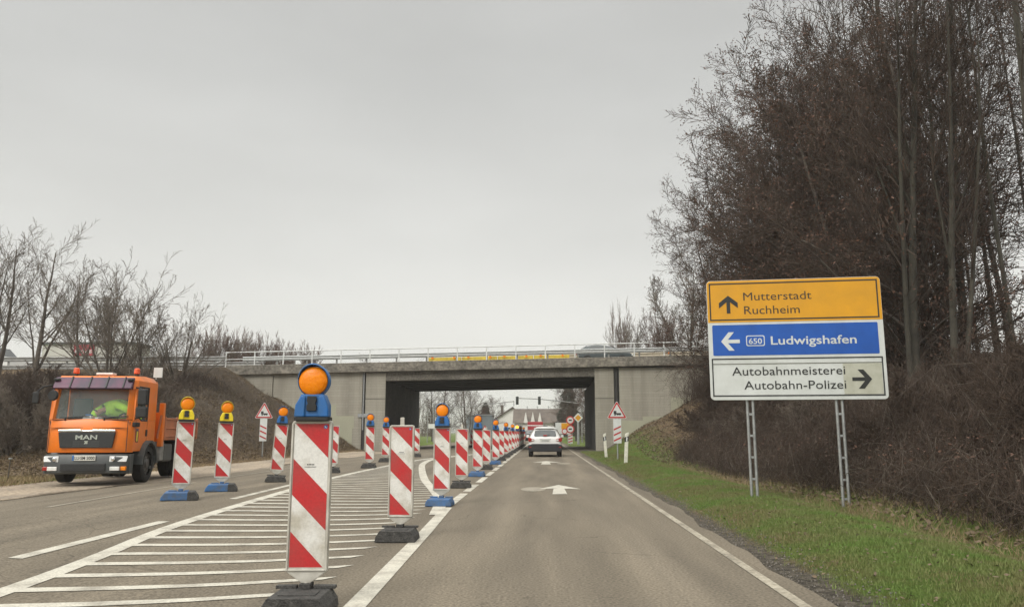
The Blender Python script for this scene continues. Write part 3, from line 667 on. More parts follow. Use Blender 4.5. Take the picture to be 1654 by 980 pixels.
# ------------------------------------------------------------------ direction sign
SW, SH_ = 2.80, 2.02
ds = thing('direction_sign', 'large direction sign in yellow, blue and white on two lattice posts', 'road sign', (2.80, 13.15, 1.68), R(-1.5))
ds.rotation_euler = (0, 0, R(-7))
def rrect(x0, x1, z0, z1, r, n=5):
    P_ = []
    for cx, cz, a in ((x1-r, z1-r, 0), (x0+r, z1-r, 90), (x0+r, z0+r, 180), (x1-r, z0+r, 270)):
        for i in range(n+1):
            t = R(a+90*i/n); P_.append((cx+r*math.cos(t), cz+r*math.sin(t)))
    return P_
def U(px): return (px-168)/1117*SW
def Vz(py): return (850-py)/790*SH_
MB().prism(rrect(0, SW, 0, SH_, .07), 'y', 0, .03).build('sign_plate', M['sign_w'], ds, bevel=.004)
zs1 = Vz(346); zs2 = Vz(574)
y_ = MB(); P_ = [(SW-.005, zs1+.012)]+[p for p in rrect(.005, SW-.005, zs1, SH_-.005, .065) if p[1] > zs1+.2]+[(.005, zs1+.012)]
y_.prism(P_, 'y', -.003, -.0005); y_.build('yellow_field', M['sign_y'], ds)
def border(x0, x1, z0, z1, t, m, name, y=-.006):
    b_ = MB(); b_.box(x0, x1, y, y+.0022, z1-t, z1); b_.box(x0, x1, y, y+.0022, z0, z0+t); b_.box(x0, x0+t, y, y+.0022, z0+t, z1-t); b_.box(x1-t, x1, y, y+.0022, z0+t, z1-t)
    return b_.build(name, m, ds)
border(.04, SW-.05, zs1+.045, SH_-.045, .022, M['ink'], 'yellow_field_border')
MB().prism(rrect(.07, SW-.09, zs2+.035, zs1-.03, .02), 'y', -.004, -.0005).build('blue_field', M['sign_b'], ds)
border(.04, SW-.05, .06, zs2-.012, .02, M['ink'], 'white_field_border')
MB().box(U(1015), SW-.075, -.0035, -.0006, .085, zs2-.12).build('worn_field', M['sign_dirty'], ds)
MB().box(.06, SW-.07, -.0045, -.0036, zs2-.115, zs2-.100).build('overlay_seam', mat('seam', (.2, .2, .17), .8), ds)
text_mesh('lettering', 'Mutterstadt', M['ink2'], ds, U(408), Vz(197), U(848)-U(408), .145, -.0045)
text_mesh('lettering', 'Ruchheim', M['ink2'], ds, U(410), Vz(288), U(768)-U(410), .145, -.0045)
text_mesh('lettering', 'Ludwigshafen', M['sign_w'], ds, U(572), Vz(492), U(1112)-U(572), .145, -.0055, bold=.012)
text_mesh('lettering', 'Autobahnmeisterei', M['ink'], ds, U(313), Vz(690), U(1028)-U(313), .145, -.0055)
text_mesh('lettering', 'Autobahn-Polizei', M['ink'], ds, U(387), Vz(781), U(1028)-U(387), .145, -.0055)
def sgn_arrow(cx, cz, ang, m, s=1.0):
    mb = MB(); P_ = [(-.035, -.15), (.035, -.15), (.035, .05), (.155, -.06), (.155, .03), (0, .16), (-.155, .03), (-.155, -.06), (-.035, .05)]
    c, sn = math.cos(ang), math.sin(ang)
    # split into convex pieces: shaft and two barbs
    sh_ = [(-.03, -.15), (.03, -.15), (.03, .10), (-.03, .10)]; b1 = [(0, .155), (-.155, .03), (-.155, -.06), (0, .068)]; b2 = [(0, .155), (0, .068), (.155, -.06), (.155, .03)]
    for k, P_ in enumerate((sh_, b1, b2)):
        mb.prism([(cx+s*(a*c-b_*sn), cz+s*(a*sn+b_*c)) for a, b_ in P_], 'y', -.0075-.0004*k, -.0045)
    mb.build('arrow', m, ds)
sgn_arrow(U(308), Vz(222), 0, M['ink']); sgn_arrow(U(312), Vz(467), PI/2, M['sign_w']); sgn_arrow(U(1128), Vz(722), -PI/2, M['ink'])
MB().prism(rrect(U(413), U(533), Vz(500), Vz(430), .03), 'y', -.006, -.0042).build('route_shield', M['sign_w'], ds)
MB().prism(rrect(U(419), U(527), Vz(494), Vz(436), .025), 'y', -.0072, -.0062).build('route_shield_field', M['sign_b'], ds)
text_mesh('route_number', '650', M['sign_w'], ds, U(430), Vz(485), U(515)-U(430), .095, -.0085, bold=.012)
for px in (U(422), U(985)):
    mb = MB(); b0 = -1.95
    mb.tube((px-.045, .07, b0), (px-.045, .07, SH_-.1), .024, .024, 10); mb.tube((px+.045, .07, b0), (px+.045, .07, SH_-.1), .024, .024, 10)
    for z in (-1.6, -1.3, -.95, -.6, -.25, .3, .9, 1.5): mb.box(px-.04, px+.04, .06, .08, z, z+.035)
    mb.build('lattice_post', M['galv'], ds, smooth=True)
MB().box(.05, SW-.05, .031, .06, .45, .50).box(.05, SW-.05, .031, .06, 1.5, 1.55).build('stiffener', M['galv'], ds)

# ------------------------------------------------------------------ skinned figures
def skinned(name, pts, edges, rad, m, parent, root=0, sub=1, flat=1.0):
    me = D.meshes.new(name); me.from_pydata(pts, edges, []); me.materials.append(m)
    o = D.objects.new(name, me); C.objects.link(o); o.parent = parent
    md = o.modifiers.new('skin', 'SKIN'); md.use_smooth_shade = True
    for i, r in enumerate(rad):
        rr = r if isinstance(r, tuple) else (r, r)
        me.skin_vertices[0].data[i].radius = rr; me.skin_vertices[0].data[i].use_root = (i == root)
    s = o.modifiers.new('sub', 'SUBSURF'); s.levels = sub; s.render_levels = sub
    return o

# ------------------------------------------------------------------ wheels
def wheel(parent, x, y, r, wd, rim=True):
    n = 28; prof = [(-wd/2, r*.62), (-wd/2, r*.93), (-wd/2+.02, r), (wd/2-.02, r), (wd/2, r*.93), (wd/2, r*.62)]
    vs = []; fs = []; k = len(prof)
    for i in range(n):
        a = 2*PI*i/n; vs += [(x+p[0], y+p[1]*math.cos(a), r+p[1]*math.sin(a)) for p in prof]
    for i in range(n):
        for j in range(k-1): fs.append((i*k+j, ((i+1) % n)*k+j, ((i+1) % n)*k+j+1, i*k+j+1))
    wl = MB().add(vs, fs).build('wheel', M['tyre'], parent, smooth=True)
    m = MB(); s = 1 if x > 0 else -1; xo = x+s*wd*.30
    m.prism([(y+r*.63*math.cos(2*PI*i/24), r+r*.63*math.sin(2*PI*i/24)) for i in range(24)], 'x', x-s*wd*.2, xo)
    m.tube((xo, y, r), (xo+s*.05, y, r), r*.24, r*.2, 14)
    for i in range(8): a = 2*PI*i/8; m.tube((xo, y+r*.42*math.cos(a), r+r*.42*math.sin(a)), (xo+s*.015, y+r*.42*math.cos(a), r+r*.42*math.sin(a)), r*.06, r*.05, 6)
    m.build('rim', M['rim'], wl, smooth=True)

# ------------------------------------------------------------------ orange truck
tx, ty = -9.89, 16.65
tk = thing('municipal_truck', 'orange tipper truck parked on the dirt shoulder facing the camera', 'truck', (tx, ty, .03), R(8))
W = .99
tk.scale = (.90, .92, .985)
cab = MB()
# lower shell with rounded nose, side walls, pillars, roof
def ring(y, z, w): return [(-w, y, z), (w, y, z)]
low = [(.05, .70), (.0, .80), (-.015, 1.10), (.01, 1.40), (.05, 1.44), (.5, 1.44), (1.62, 1.44), (1.62, .72)]
nx_ = [(-1.0, .13), (-.97, .09), (-.86, .03), (-.5, 0), (0, -.01), (.5, 0), (.86, .03), (.97, .09), (1.0, .13)]
front = [(.70, .04), (.80, .0), (1.1, -.01), (1.39, .01), (1.43, .04)]
vs = []; fs = []
for z, dy in front:
    vs += [(a*W, b_*1.5+dy, z) for a, b_ in nx_]
n = len(nx_)
for i in range(len(front)-1):
    fs += [(i*n+j, i*n+j+1, (i+1)*n+j+1, (i+1)*n+j) for j in range(n-1)]
cab.add(vs, fs)
cab.box(-W, -W+.05, .19, 1.62, .72, 1.40); cab.box(W-.05, W, .19, 1.62, .72, 1.40)         # door lowers
cab.box(-W+.02, W-.02, 1.56, 1.64, .72, 2.34)                                                # rear wall
for s in (-1, 1):
    a, b_ = sorted((s*W, s*(W-.05)))
    cab.prism([(.16, 1.402), (.30, 1.402), (.36, 2.16), (.26, 2.22)], 'x', a, b_)           # front door pillar
    cab.prism([(1.02, 1.402), (1.62, 1.402), (1.62, 2.3), (1.02, 2.3)], 'x', a, b_)         # rear quarter
    cab.prism([(.27, 2.16), (1.02, 2.16), (1.02, 2.3), (.30, 2.3)], 'x', a, b_)
    cab.prism([(.30, 1.402), (.62, 1.402), (.30, 1.52)], 'x', a, b_)                        # stepped window line
    cab.prism([(s*(W-.16), .03+.05), (s*W, .19), (s*W, .30), (s*(W-.10), .17)], 'z', 1.402, 1.41)
    # A pillar, wraps the corner
    p0 = [(s*(W-.13), .04, 1.42), (s*W, .18, 1.42), (s*W, .27, 1.42), (s*(W-.17), .12, 1.42)]
    p1 = [(s*(W-.16), .17, 2.12), (s*(W-.02), .28, 2.12), (s*(W-.02), .36, 2.12), (s*(W-.20), .24, 2.12)]
    cab.add(p0+p1, [(0, 1, 2, 3), (7, 6, 5, 4), (0, 4, 5, 1), (1, 5, 6, 2), (2, 6, 7, 3), (3, 7, 4, 0)])
rp = [(.17, 2.10), (.22, 2.30), (.36, 2.40), (.9, 2.43), (1.55, 2.41), (1.64, 2.32), (1.64, 2.28), (.3, 2.26), (.27, 2.10)]
cab.prism([(y, z) for y, z in rp], 'x', -W+.10, W-.10)
for s in (-1, 1):
    a = s*(W-.10); b_ = s*(W-.005)
    q0 = [(a, y, z) for y, z in rp]; q1 = [(b_, y+(.07 if y < .5 else -.01 if y > 1.5 else 0), min(z, 2.30)-(0.0)) for y, z in rp]
    k = len(rp); cab.add(q0+q1, [(i, (i+1) % k, (i+1) % k+k, i+k) for i in range(k)]+[tuple(range(2*k-1, k-1, -1))])
cb = cab.build('cab', M['orange'], tk, smooth=True, bevel=.018)
sm_ = MB()
for s in (-1, 1): sm_.box(s*.90-.006, s*.90+.006, -.004+.04, .05, .72, 1.40)
sm_.box(-.90, .90, -.012, .02, 1.235, 1.243); sm_.box(-.86, .86, .02, .05, 1.405, 1.42)
for s in (-1, 1):
    x_ = s*(W+.002); a, b_ = sorted((x_, x_-s*.01)); sm_.box(a, b_, 1.04, 1.05, .8, 2.2); sm_.box(a, b_, .30, .31, .95, 1.40)
sm_.build('panel_seams', M['grille'], cb)
MB().box(-W+.06, W-.06, .2, 1.55, .72, .80).build('cab_floor', M['dash'], cb)
d_ = MB(); d_.prism([(.10, .85), (.55, .85), (.50, 1.34), (.36, 1.42), (.10, 1.38)], 'x', -W+.06, W-.06)
ds_ = d_.build('dashboard', M['dash'], cb, bevel=.02)
MB().box(-.25, -.02, .2, .38, 1.40, 1.50, tx=.8).box(.05, .22, .2, .36, 1.41, 1.47).build('papers', M['whitelens'], ds_, bevel=.01)
MB().box(-.18, -.06, .22, .36, 1.50, 1.54).build('folder', M['blue'], ds_)
for s in (-.62, .66):
    b_ = MB(); b_.box(s-.25, s+.25, 1.02, 1.14, 1.0, 1.92, tx=.9).box(s-.25, s+.25, .72, 1.1, .88, 1.04); b_.build('seat', M['seatc'], cb, bevel=.04)
st = MB(); k = 20
for i in range(k):
    a0, a1 = 2*PI*i/k, 2*PI*(i+1)/k
    st.tube((.66+.22*math.cos(a0), .60-.10*math.sin(a0), 1.44+.20*math.sin(a0)*.6), (.66+.22*math.cos(a1), .60-.10*math.sin(a1), 1.44+.20*math.sin(a1)*.6), .016, .016, 6)
st.tube((.66, .60, 1.44), (.66, .42, 1.30), .03, .03, 8); st.box(.50, .82, .585, .6, 1.43, 1.45); st.build('steering_wheel', M['black'], cb, smooth=True)
# glazing
ws = MB(); nW = 12
def wsx(i, z):
    u = -1+2*i/nW; half = .94 if z < 1.8 else .90
    return (u*half, .045+.10*abs(u)**4+(.20 if z > 1.8 else 0)*(z-1.42)/.72*.65, z)
vs = []
for z in (1.42, 2.12):
    vs += [wsx(i, z) for i in range(nW+1)]
vs2 = [(a, b_+.008, c) for a, b_, c in vs]
ws.add(vs, [(i, i+1, i+nW+2, i+nW+1) for i in range(nW)])
g_ = ws.build('windscreen', M['glass_ws'], cb, smooth=True)
se = MB()
for i in range(nW): se.tube(wsx(i, 1.42), wsx(i+1, 1.42), .014, .014, 6); se.tube(wsx(i, 2.12), wsx(i+1, 2.12), .014, .014, 6)
se.tube(wsx(0, 1.42), wsx(0, 2.12), .014, .014, 6); se.tube(wsx(nW, 1.42), wsx(nW, 2.12), .014, .014, 6); se.build('windscreen_seal', M['black'], g_)
for s in (-1, 1):
    q = MB(); q.add([(s*(W-.02), .30, 1.52), (s*(W-.02), .62, 1.405), (s*(W-.02), 1.02, 1.405), (s*(W-.02), 1.02, 2.16), (s*(W-.02), .36, 2.16)], [(0, 1, 2, 3, 4)]); q.build('side_window', M['glass_ws'], cb)
    q = MB(); pts = [(.30, 1.52), (.62, 1.405), (1.02, 1.405), (1.02, 2.16), (.36, 2.16), (.30, 1.52)]
    for a, b_ in zip(pts, pts[1:]): q.tube((s*(W-.005), a[0], a[1]), (s*(W-.005), b_[0], b_[1]), .018, .018, 6)
    q.build('window_seal', M['black'], cb)
# visor, marker lamps
v_ = MB(); v_.prism([(.16, 2.08), (.02, 2.10), (.03, 2.14), (.17, 2.36), (.24, 2.36)], 'x', -.92, .92); vi = v_.build('sun_visor', M['visor'], tk, bevel=.02)
for q in (-.52, -.08, .32, .72): MB().prism([(.0, 2.13), (.15, 2.375), (.19, 2.375), (.04, 2.11)], 'x', q-.015, q+.015).build('visor_rib', M['grille'], vi)
for q in (-.86, .86): MB().box(q-.07, q+.07, .06, .16, 2.27, 2.33).build('marker_lamp', M['black'], vi, bevel=.02)
for q in (-.66, .80):
    b_ = MB(); b_.tube((q, .62, 2.40), (q, .62, 2.47), .05, .05, 12)
    bo = b_.build('roof_beacon', M['black'], tk)
    MB().tube((q, .62, 2.47), (q, .62, 2.60), .075, .062, 16).build('lens', mat('beacon_dome', (.75, .10, .02), .25, spec=.8) if q < 0 else bpy.data.materials['beacon_dome'], bo, smooth=True, bevel=.02)
MB().box(-.22, .18, .7, .95, 2.45, 2.50).box(-.2, -.17, .8, .85, 2.42, 2.46).box(.12, .15, .8, .85, 2.42, 2.46).build('roof_hatch', M['whitelens'], tk, bevel=.01)
MB().box(.92, 1.14, 1.42, 1.45, 2.44, 2.68).box(.97, .99, 1.44, 1.47, 2.40, 2.6).build('roof_sign', M['sign_w'], tk)
# grille
gp = MB(); gp.prism([(-.66, 1.145), (.66, 1.145), (.60, .80), (-.60, .80)], 'y', -.045, .0); gr_ = gp.build('grille', M['grille'], tk, bevel=.015)
MB().prism([(-.66, 1.15), (.66, 1.15), (.655, 1.195), (.15, 1.20), (.10, 1.185), (-.10, 1.185), (-.15, 1.20), (-.655, 1.195)], 'y', -.06, -.005).build('chrome_strip', M['chrome'], gr_, bevel=.008)
q = MB()
for k in range(3): q.box(-.30, .30, -.052, -.046, .84+k*.045, .855+k*.045)
q.build('grille_slats', M['greyp'], gr_)
text_mesh('lettering', 'MAN', M['chrome'], gr_, -.25, .985, .50, .10, -.052, bold=.03)
MB().prism([(-.05, .955), (.055, .955), (.035, .925), (.05, .89), (-.05, .885), (-.02, .92)], 'y', -.056, -.0525).build('lion_emblem', M['chrome'], gr_)
# bumper with lamps
bm_ = MB(); nb = [(-1.0, .26), (-.98, .14), (-.9, .02), (-.7, -.05), (0, -.07), (.7, -.05), (.9, .02), (.98, .14), (1.0, .26)]
lv = [(.24, .06), (.27, .0), (.42, -.02), (.60, -.01), (.66, .03), (.665, .09)]
vs = []
for z, dy in lv: vs += [(a*(W+.01), b_+dy, z) for a, b_ in nb]
bm_.add(vs, [(i*9+j, i*9+j+1, (i+1)*9+j+1, (i+1)*9+j) for i in range(len(lv)-1) for j in range(8)]); bm_.box(-W, W, .12, .3, .25, .66)
bp_ = bm_.build('bumper', M['greyp'], tk, smooth=True)
MB().box(-.52, .50, -.105, -.05, .30, .47).build('air_intake', M['grille'], bp_, bevel=.01)
q = MB()
for k in range(5): q.box(-.5, .48, -.110, -.106, .315+k*.033, .325+k*.033)
q.build('intake_grid', M['black'], bp_)
for s in (-1, 1):
    a, b_ = sorted((s*.58, s*.96)); q = MB(); q.add([(s*.58, -.085, .50), (s*.95, -.005, .50), (s*.97, .03, .625), (s*.58, -.085, .625), (s*.58, -.02, .50), (s*.90, .08, .5), (s*.9, .08, .625), (s*.58, -.02, .625)], [(0, 1, 2, 3), (4, 7, 6, 5), (0, 3, 7, 4), (1, 5, 6, 2), (3, 2, 6, 7), (0, 4, 5, 1)])
    h = q.build('headlight', M['headlamp'], tk, bevel=.012)
    MB().disc((s*.67, .562), .045, -.095, -.06, 16, 0, .01).build('reflector_bowl', M['chrome'], h)
    q = MB(); q.box(min(s*.60, s*.82), max(s*.60, s*.82), -.085, -.02, .315, .40); q.build('fog_lamp', M['whitelens'], tk, bevel=.01)
    q = MB(); q.box(min(s*.83, s*.95), max(s*.83, s*.95), -.035, .04, .315, .40); q.build('indicator', M['redlens'] if s < 0 else M['orange_lens'], tk, bevel=.01)
pl = MB().box(-.26, .27, -.105, -.088, .53, .645).build('number_plate', M['plate'], tk, bevel=.004)
MB().box(-.258, -.215, -.107, -.1055, .533, .642).build('plate_strip', M['blue'], pl)
text_mesh('plate_lettering', 'LU·SM 5000', M['ink'], pl, -.20, .553, .45, .07, -.108, bold=.01)
# wipers
for s in (-.45, .45):
    MB().tube((s-.1, .02, 1.40), (s-.1, -.0, 1.45), .02, .015, 6).tube((s-.1, -.0, 1.45), (s+.45, .03, 1.47), .012, .008, 6).tube((s-.25, .02, 1.45), (s+.45, .025, 1.50), .008, .008, 4).build('wiper', M['black'], tk)
# mirrors
q = MB(); q.path([(-W+.08, .2, 2.2), (-W-.14, .02, 2.13), (-W-.26, -.04, 2.0)], .022); mr_ = q.build('mirror_arm', M['black'], tk)
MB().box(-W-.34, -W-.18, -.06, .04, 1.76, 2.02).build('mirror', M['black'], mr_, bevel=.03)
q = MB(); q.tube((-.82, -.16, 1.94), (-.82, -.10, 1.94), .10, .12, 16).tube((-.86, -.1, 2.0), (-.9, .12, 2.12), .02, .02, 6); q.build('front_mirror', M['black'], tk, smooth=True)
q = MB(); q.path([(W-.05, .25, 2.14), (W+.16, .10, 2.10), (W+.18, .10, 1.48), (W-.02, .25, 1.44)], .02); mr_ = q.build('mirror_arm', M['black'], tk)
MB().box(W+.08, W+.30, .04, .16, 1.74, 2.10).box(W+.06, W+.32, .03, .16, 1.46, 1.70).build('mirror', M['black'], mr_, bevel=.03)
MB().box(W-.04, W+.06, .14, .42, 1.26, 1.36).build('side_indicator', M['black'], tk, bevel=.02)
q = MB(); q.box(W, W+.02, .95, 1.06, 1.05, 1.20); q.build('door_handle', M['black'], tk, bevel=.01)
q = MB(); q.box(W, W+.006, .33, .50, .92, 1.22); qd = q.build('side_badge', M['visor'], tk); 
MB().box(W+.0065, W+.009, .37, .46, .94, 1.16).build('badge_print', M['yellow_pl'], qd)
# chassis
c_ = MB()
for s in (-.42, .42): c_.box(s-.05, s+.05, .3, 4.85, .62, .84)
for y in (1.15, 3.75): c_.tube((-.85, y, .42), (.85, y, .42), .07, .07, 10)
c_.box(-.3, .3, .5, 1.6, .38, .8); c_.tube((0, 1.6, .6), (0, 3.75, .45), .05, .05, 8); c_.box(-.25, .25, 3.55, 4.0, .3, .58)
c_.build('chassis', M['black'], tk, bevel=.01)
for s in (-1, 1):
    wheel(tk, s*.92, 1.12, .43, .25)
    q = MB(); k = 9
    arc = [(1.12+.54*math.cos(PI*i/k), .42+.54*math.sin(PI*i/k)) for i in range(k+1)]; arc2 = [(1.12+.48*math.cos(PI*i/k), .42+.48*math.sin(PI*i/k)) for i in range(k, -1, -1)]
    q.prism(arc+arc2, 'x', min(s*.78, s*1.10), max(s*.78, s*1.10)); q.build('mudguard', M['greyp'], tk)
    wheel(tk, s*.93, 3.75, .44, .26); wheel(tk, s*.64, 3.75, .44, .24)
    arc = [(3.75+.56*math.cos(PI*i/k), .44+.54*math.sin(PI*i/k)) for i in range(k+1)]; arc2 = [(3.75+.52*math.cos(PI*i/k), .44+.49*math.sin(PI*i/k)) for i in range(k, -1, -1)]
    q = MB(); q.prism(arc+arc2, 'x', min(s*.50, s*1.08), max(s*.50, s*1.08)); q.build('mudguard', M['black'], tk)
MB().box(.66, 1.02, 2.3, 3.0, .42, .86).build('fuel_tank', M['greyp'], tk, bevel=.05)
MB().box(.78, 1.08, 1.82, 2.14, .46, .92).build('battery_box', M['galv2'], tk, bevel=.02)
MB().box(.70, 1.04, 1.30, 1.62, .30, .36).box(.70, 1.04, 1.50, 1.62, .36, .60).build('step', M['greyp'], tk, bevel=.01)
bd = MB(); B0, B1 = 1.95, 4.85
bd.box(-1.1, 1.1, B0, B1, .95, 1.03); bd.box(-1.1, -1.06, B0, B1, 1.03, 1.48); bd.box(1.06, 1.10, B0, B1, 1.03, 1.48); bd.box(-1.1, 1.1, B1-.04, B1, 1.03, 1.48)
for s in (-1.11, 1.11):
    for y in (2.0, 2.95, 3.9, 4.79): bd.box(s-.02, s+.02, y-.04, y+.04, .96, 1.52)
    bd.box(s-.012, s+.012, B0, B1, 1.44, 1.49); bd.box(s-.012, s+.012, B0, B1, 1.02, 1.06); bd.box(s-.008, s+.008, B0, B1, 1.22, 1.25)
bed = bd.build('tipper_bed', M['orange_d'], tk, bevel=.008)
hb = MB().box(-1.1, 1.1, 1.86, 1.94, .92, 1.62)
for s in (-1, 1): hb.box(s*1.06-.06, s*1.06+.06, 1.80, 1.95, .8, 1.84)
hb.build('headboard', M['orange'], tk, bevel=.01)
MB().tube((1.0, 1.78, 1.0), (1.08, 1.78, 1.55), .03, .03, 8).build('hydraulic_hose', M['orange_d'], tk)

# driver bent forward over the middle of the cab
pr = thing('person', 'driver in a bright yellow green jacket leaning over inside the orange truck cab', 'person', (tx, ty, .03), R(8)); pr.scale = (.90, .92, .985)
pts = [(.72, .92, 1.16), (.66, .84, 1.40), (.48, .74, 1.62), (.24, .62, 1.70), (.10, .55, 1.64), (-.02, .50, 1.58),
       (.28, .80, 1.72), (.40, .55, 1.60), (.48, .42, 1.50), (.34, .44, 1.74), (.62, .40, 1.66), (.86, .46, 1.50), (.90, .60, 1.45),
       (.80, .62, 1.12), (.78, .45, 1.02), (.58, .60, 1.12), (.50, .42, 1.02)]
sk = skinned('body', [(.72, .92, 1.12), (.66, .86, 1.38), (.48, .74, 1.60), (.24, .62, 1.68), (.10, .54, 1.64), (-.03, .46, 1.56), (-.06, .44, 1.52)],
             [(0, 1), (1, 2), (2, 3), (3, 4), (4, 5), (5, 6)], [.14, .14, .15, .13, .055, .095, .10], M['skin'], pr)
skinned('jacket', [(.74, .94, 1.12), (.67, .87, 1.38), (.48, .75, 1.62), (.20, .64, 1.66), (.14, .60, 1.62), (.02, .66, 1.66), (-.08, .46, 1.56), (-.04, .34, 1.46), (.42, .50, 1.78), (.70, .38, 1.66), (.88, .50, 1.52), (.90, .74, 1.46)],
        [(0, 1), (1, 2), (2, 3), (3, 4), (3, 5), (5, 6), (6, 7), (3, 8), (8, 9), (9, 10), (10, 11)],
        [.18, .22, .26, .22, .16, .13, .09, .06, .12, .09, .085, .11], M['hivis'], pr, 1, 2)
skinned('trousers', [(.72, .92, 1.10), (.84, .60, 1.08), (.84, .42, .86), (.56, .60, 1.06), (.54, .42, .86)], [(0, 1), (1, 2), (0, 3), (3, 4)], [.16, .09, .07, .09, .07], M['seatc'], pr)
skinned('hair', [(-.03, .48, 1.60), (-.06, .44, 1.565)], [(0, 1)], [.105, .108], M['hair'], pr, 0, 2)
for hx, hy, hz in ((-.03, .30, 1.46), (.62, .44, 1.50)):
    P_ = [(hx, hy+.06, hz+.03), (hx, hy, hz)]; E_ = [(0, 1)]; rr = [.028, .034]
    for k in range(5):
        a = (-.04+.02*k); P_ += [(hx+a, hy-.05+.01*abs(k-2), hz-.01), (hx+a*1.15, hy-.08+.012*abs(k-2), hz-.035)]; E_ += [(1, 2+2*k), (2+2*k, 3+2*k)]; rr += [.010, .009]
    skinned('hand', P_, E_, rr, M['skin'], pr)

# ------------------------------------------------------------------ cars
def car(name, label, loc, rz, paint, secs, Lc, win=True, plate=True, wheels=((.68, .32), ), white=False, group=None, wx=.80, lit=False, low='cardark'):
    t = thing(name, label, 'car', loc, rz, group); vs = []; fs = []
    for (y, zb, w_, zt, wr, zr) in secs:
        half = [(0, zb), (w_*.88, zb), (w_, zb+.14), (w_*1.01, (zb+zt)/2), (w_*.97, zt), (wr, zr-.07), (wr*.88, zr-.015), (0, zr)]
        ringp = half+[(-a, b_) for a, b_ in half[-2:0:-1]]
        vs += [(a, y, b_) for a, b_ in ringp]
    k = 14
    for i in range(len(secs)-1): fs += [(i*k+j, i*k+(j+1) % k, (i+1)*k+(j+1) % k, (i+1)*k+j) for j in range(k)]
    fs += [tuple(range(k)), tuple(range((len(secs))*k-1, (len(secs)-1)*k-1, -1))]
    b_ = MB().add(vs, fs); body = b_.build('body', M[paint], t, smooth=True)
    s = body.modifiers.new('sub', 'SUBSURF'); s.levels = 1; s.render_levels = 2
    for m_ in body.data.polygons: m_.use_smooth = True
    return t, body
secs = [(.0, .36, .74, .88, .60, .92), (.04, .30, .83, .93, .64, .985), (.22, .26, .87, .98, .58, 1.27), (.42, .25, .88, .98, .545, 1.45), (.6, .25, .88, .97, .54, 1.51), (1.5, .25, .88, .96, .55, 1.55), (2.6, .25, .88, .94, .53, 1.48),
        (3.3, .25, .86, .92, .64, .98), (4.0, .28, .83, .84, .62, .87), (4.25, .38, .7, .66, .55, .72)]
wc, wb = car('family_car', 'white compact SUV driving ahead towards the underpass, seen from behind', (.07, 37.4, .0), 0, 'carwhite', secs, 4.25)
wc.scale = (.91, .95, .94)
q = MB(); q.add([(-.54, .055, 1.03), (.54, .055, 1.03), (.58, .10, 1.08), (.53, .235, 1.30), (.30, .265, 1.345), (-.30, .265, 1.345), (-.53, .235, 1.30), (-.58, .10, 1.08)], [(0, 1, 2, 3, 4, 5, 6, 7)])
rw = q.build('rear_window', M['glass_dark'], wc)
MB().box(-.10, .10, .02, .06, 1.04, 1.10).build('high_brake_lamp', M['redlens'], rw, bevel=.01)
q = MB(); q.tube((0, .03, 1.03), (.26, .09, 1.12), .012, .01, 6); q.build('rear_wiper', M['black'], rw)
q = MB(); q.prism([(-.60, 1.42), (.60, 1.42), (.57, 1.455), (-.57, 1.455)], 'y', .27, .45); q.build('roof_spoiler', M['carwhite'], wc, bevel=.02)
q = MB(); q.prism([(-.84, .27), (.84, .27), (.89, .36), (.89, .60), (.66, .66), (-.66, .66), (-.89, .60), (-.89, .36)], 'y', -.05, .25); bpx = q.build('bumper', M['carblack'], wc, bevel=.03)
for s in (-1, 1):
    q = MB(); q.prism([(s*.87, .98), (s*.56, .89), (s*.58, .80), (s*.84, .75), (s*.89, .84)], 'y', -.022, .14); h = q.build('tail_light', M['redlens'], wc, bevel=.012)
    q = MB(); q.prism([(s*.70, .90), (s*.565, .87), (s*.585, .82), (s*.70, .80)], 'y', -.030, -.023); q.build('reversing_lens', M['whitelens'], h)
    q = MB(); q.box(min(s*.72, s*.84), max(s*.72, s*.84), -.056, -.051, .47, .51); q.build('reflector', M['redlens'], bpx)
    q = MB(); q.add([(s*.865, .75, 1.0), (s*.865, 3.05, .98), (s*.63, 2.62, 1.36), (s*.63, .65, 1.39)], [(0, 1, 2, 3)]); q.build('side_window', M['glass_dark'], wc)
    q = MB(); q.box(min(s*.88, s*1.04), max(s*.88, s*1.04), 2.75, 2.86, .94, 1.08); q.build('wing_mirror', M['carwhite'], wc, bevel=.03)
    for y in (.80, 3.40): wheel(wc, s*.77, y, .335, .21)
q = MB().box(-.26, .26, -.012, .01, .75, .86).build('number_plate', M['plate'], wc)
MB().box(-.18, .20, -.0145, -.0125, .785, .83).build('plate_lettering', M['sheetgrey'], q)
MB().box(-.30, .30, -.015, .02, .875, .90).build('tailgate_trim', M['chrome'], wc, bevel=.005)
MB().tube((-.02, 1.0, 1.5), (-.02, .85, 1.66), .008, .005, 5).build('aerial', M['black'], wc)

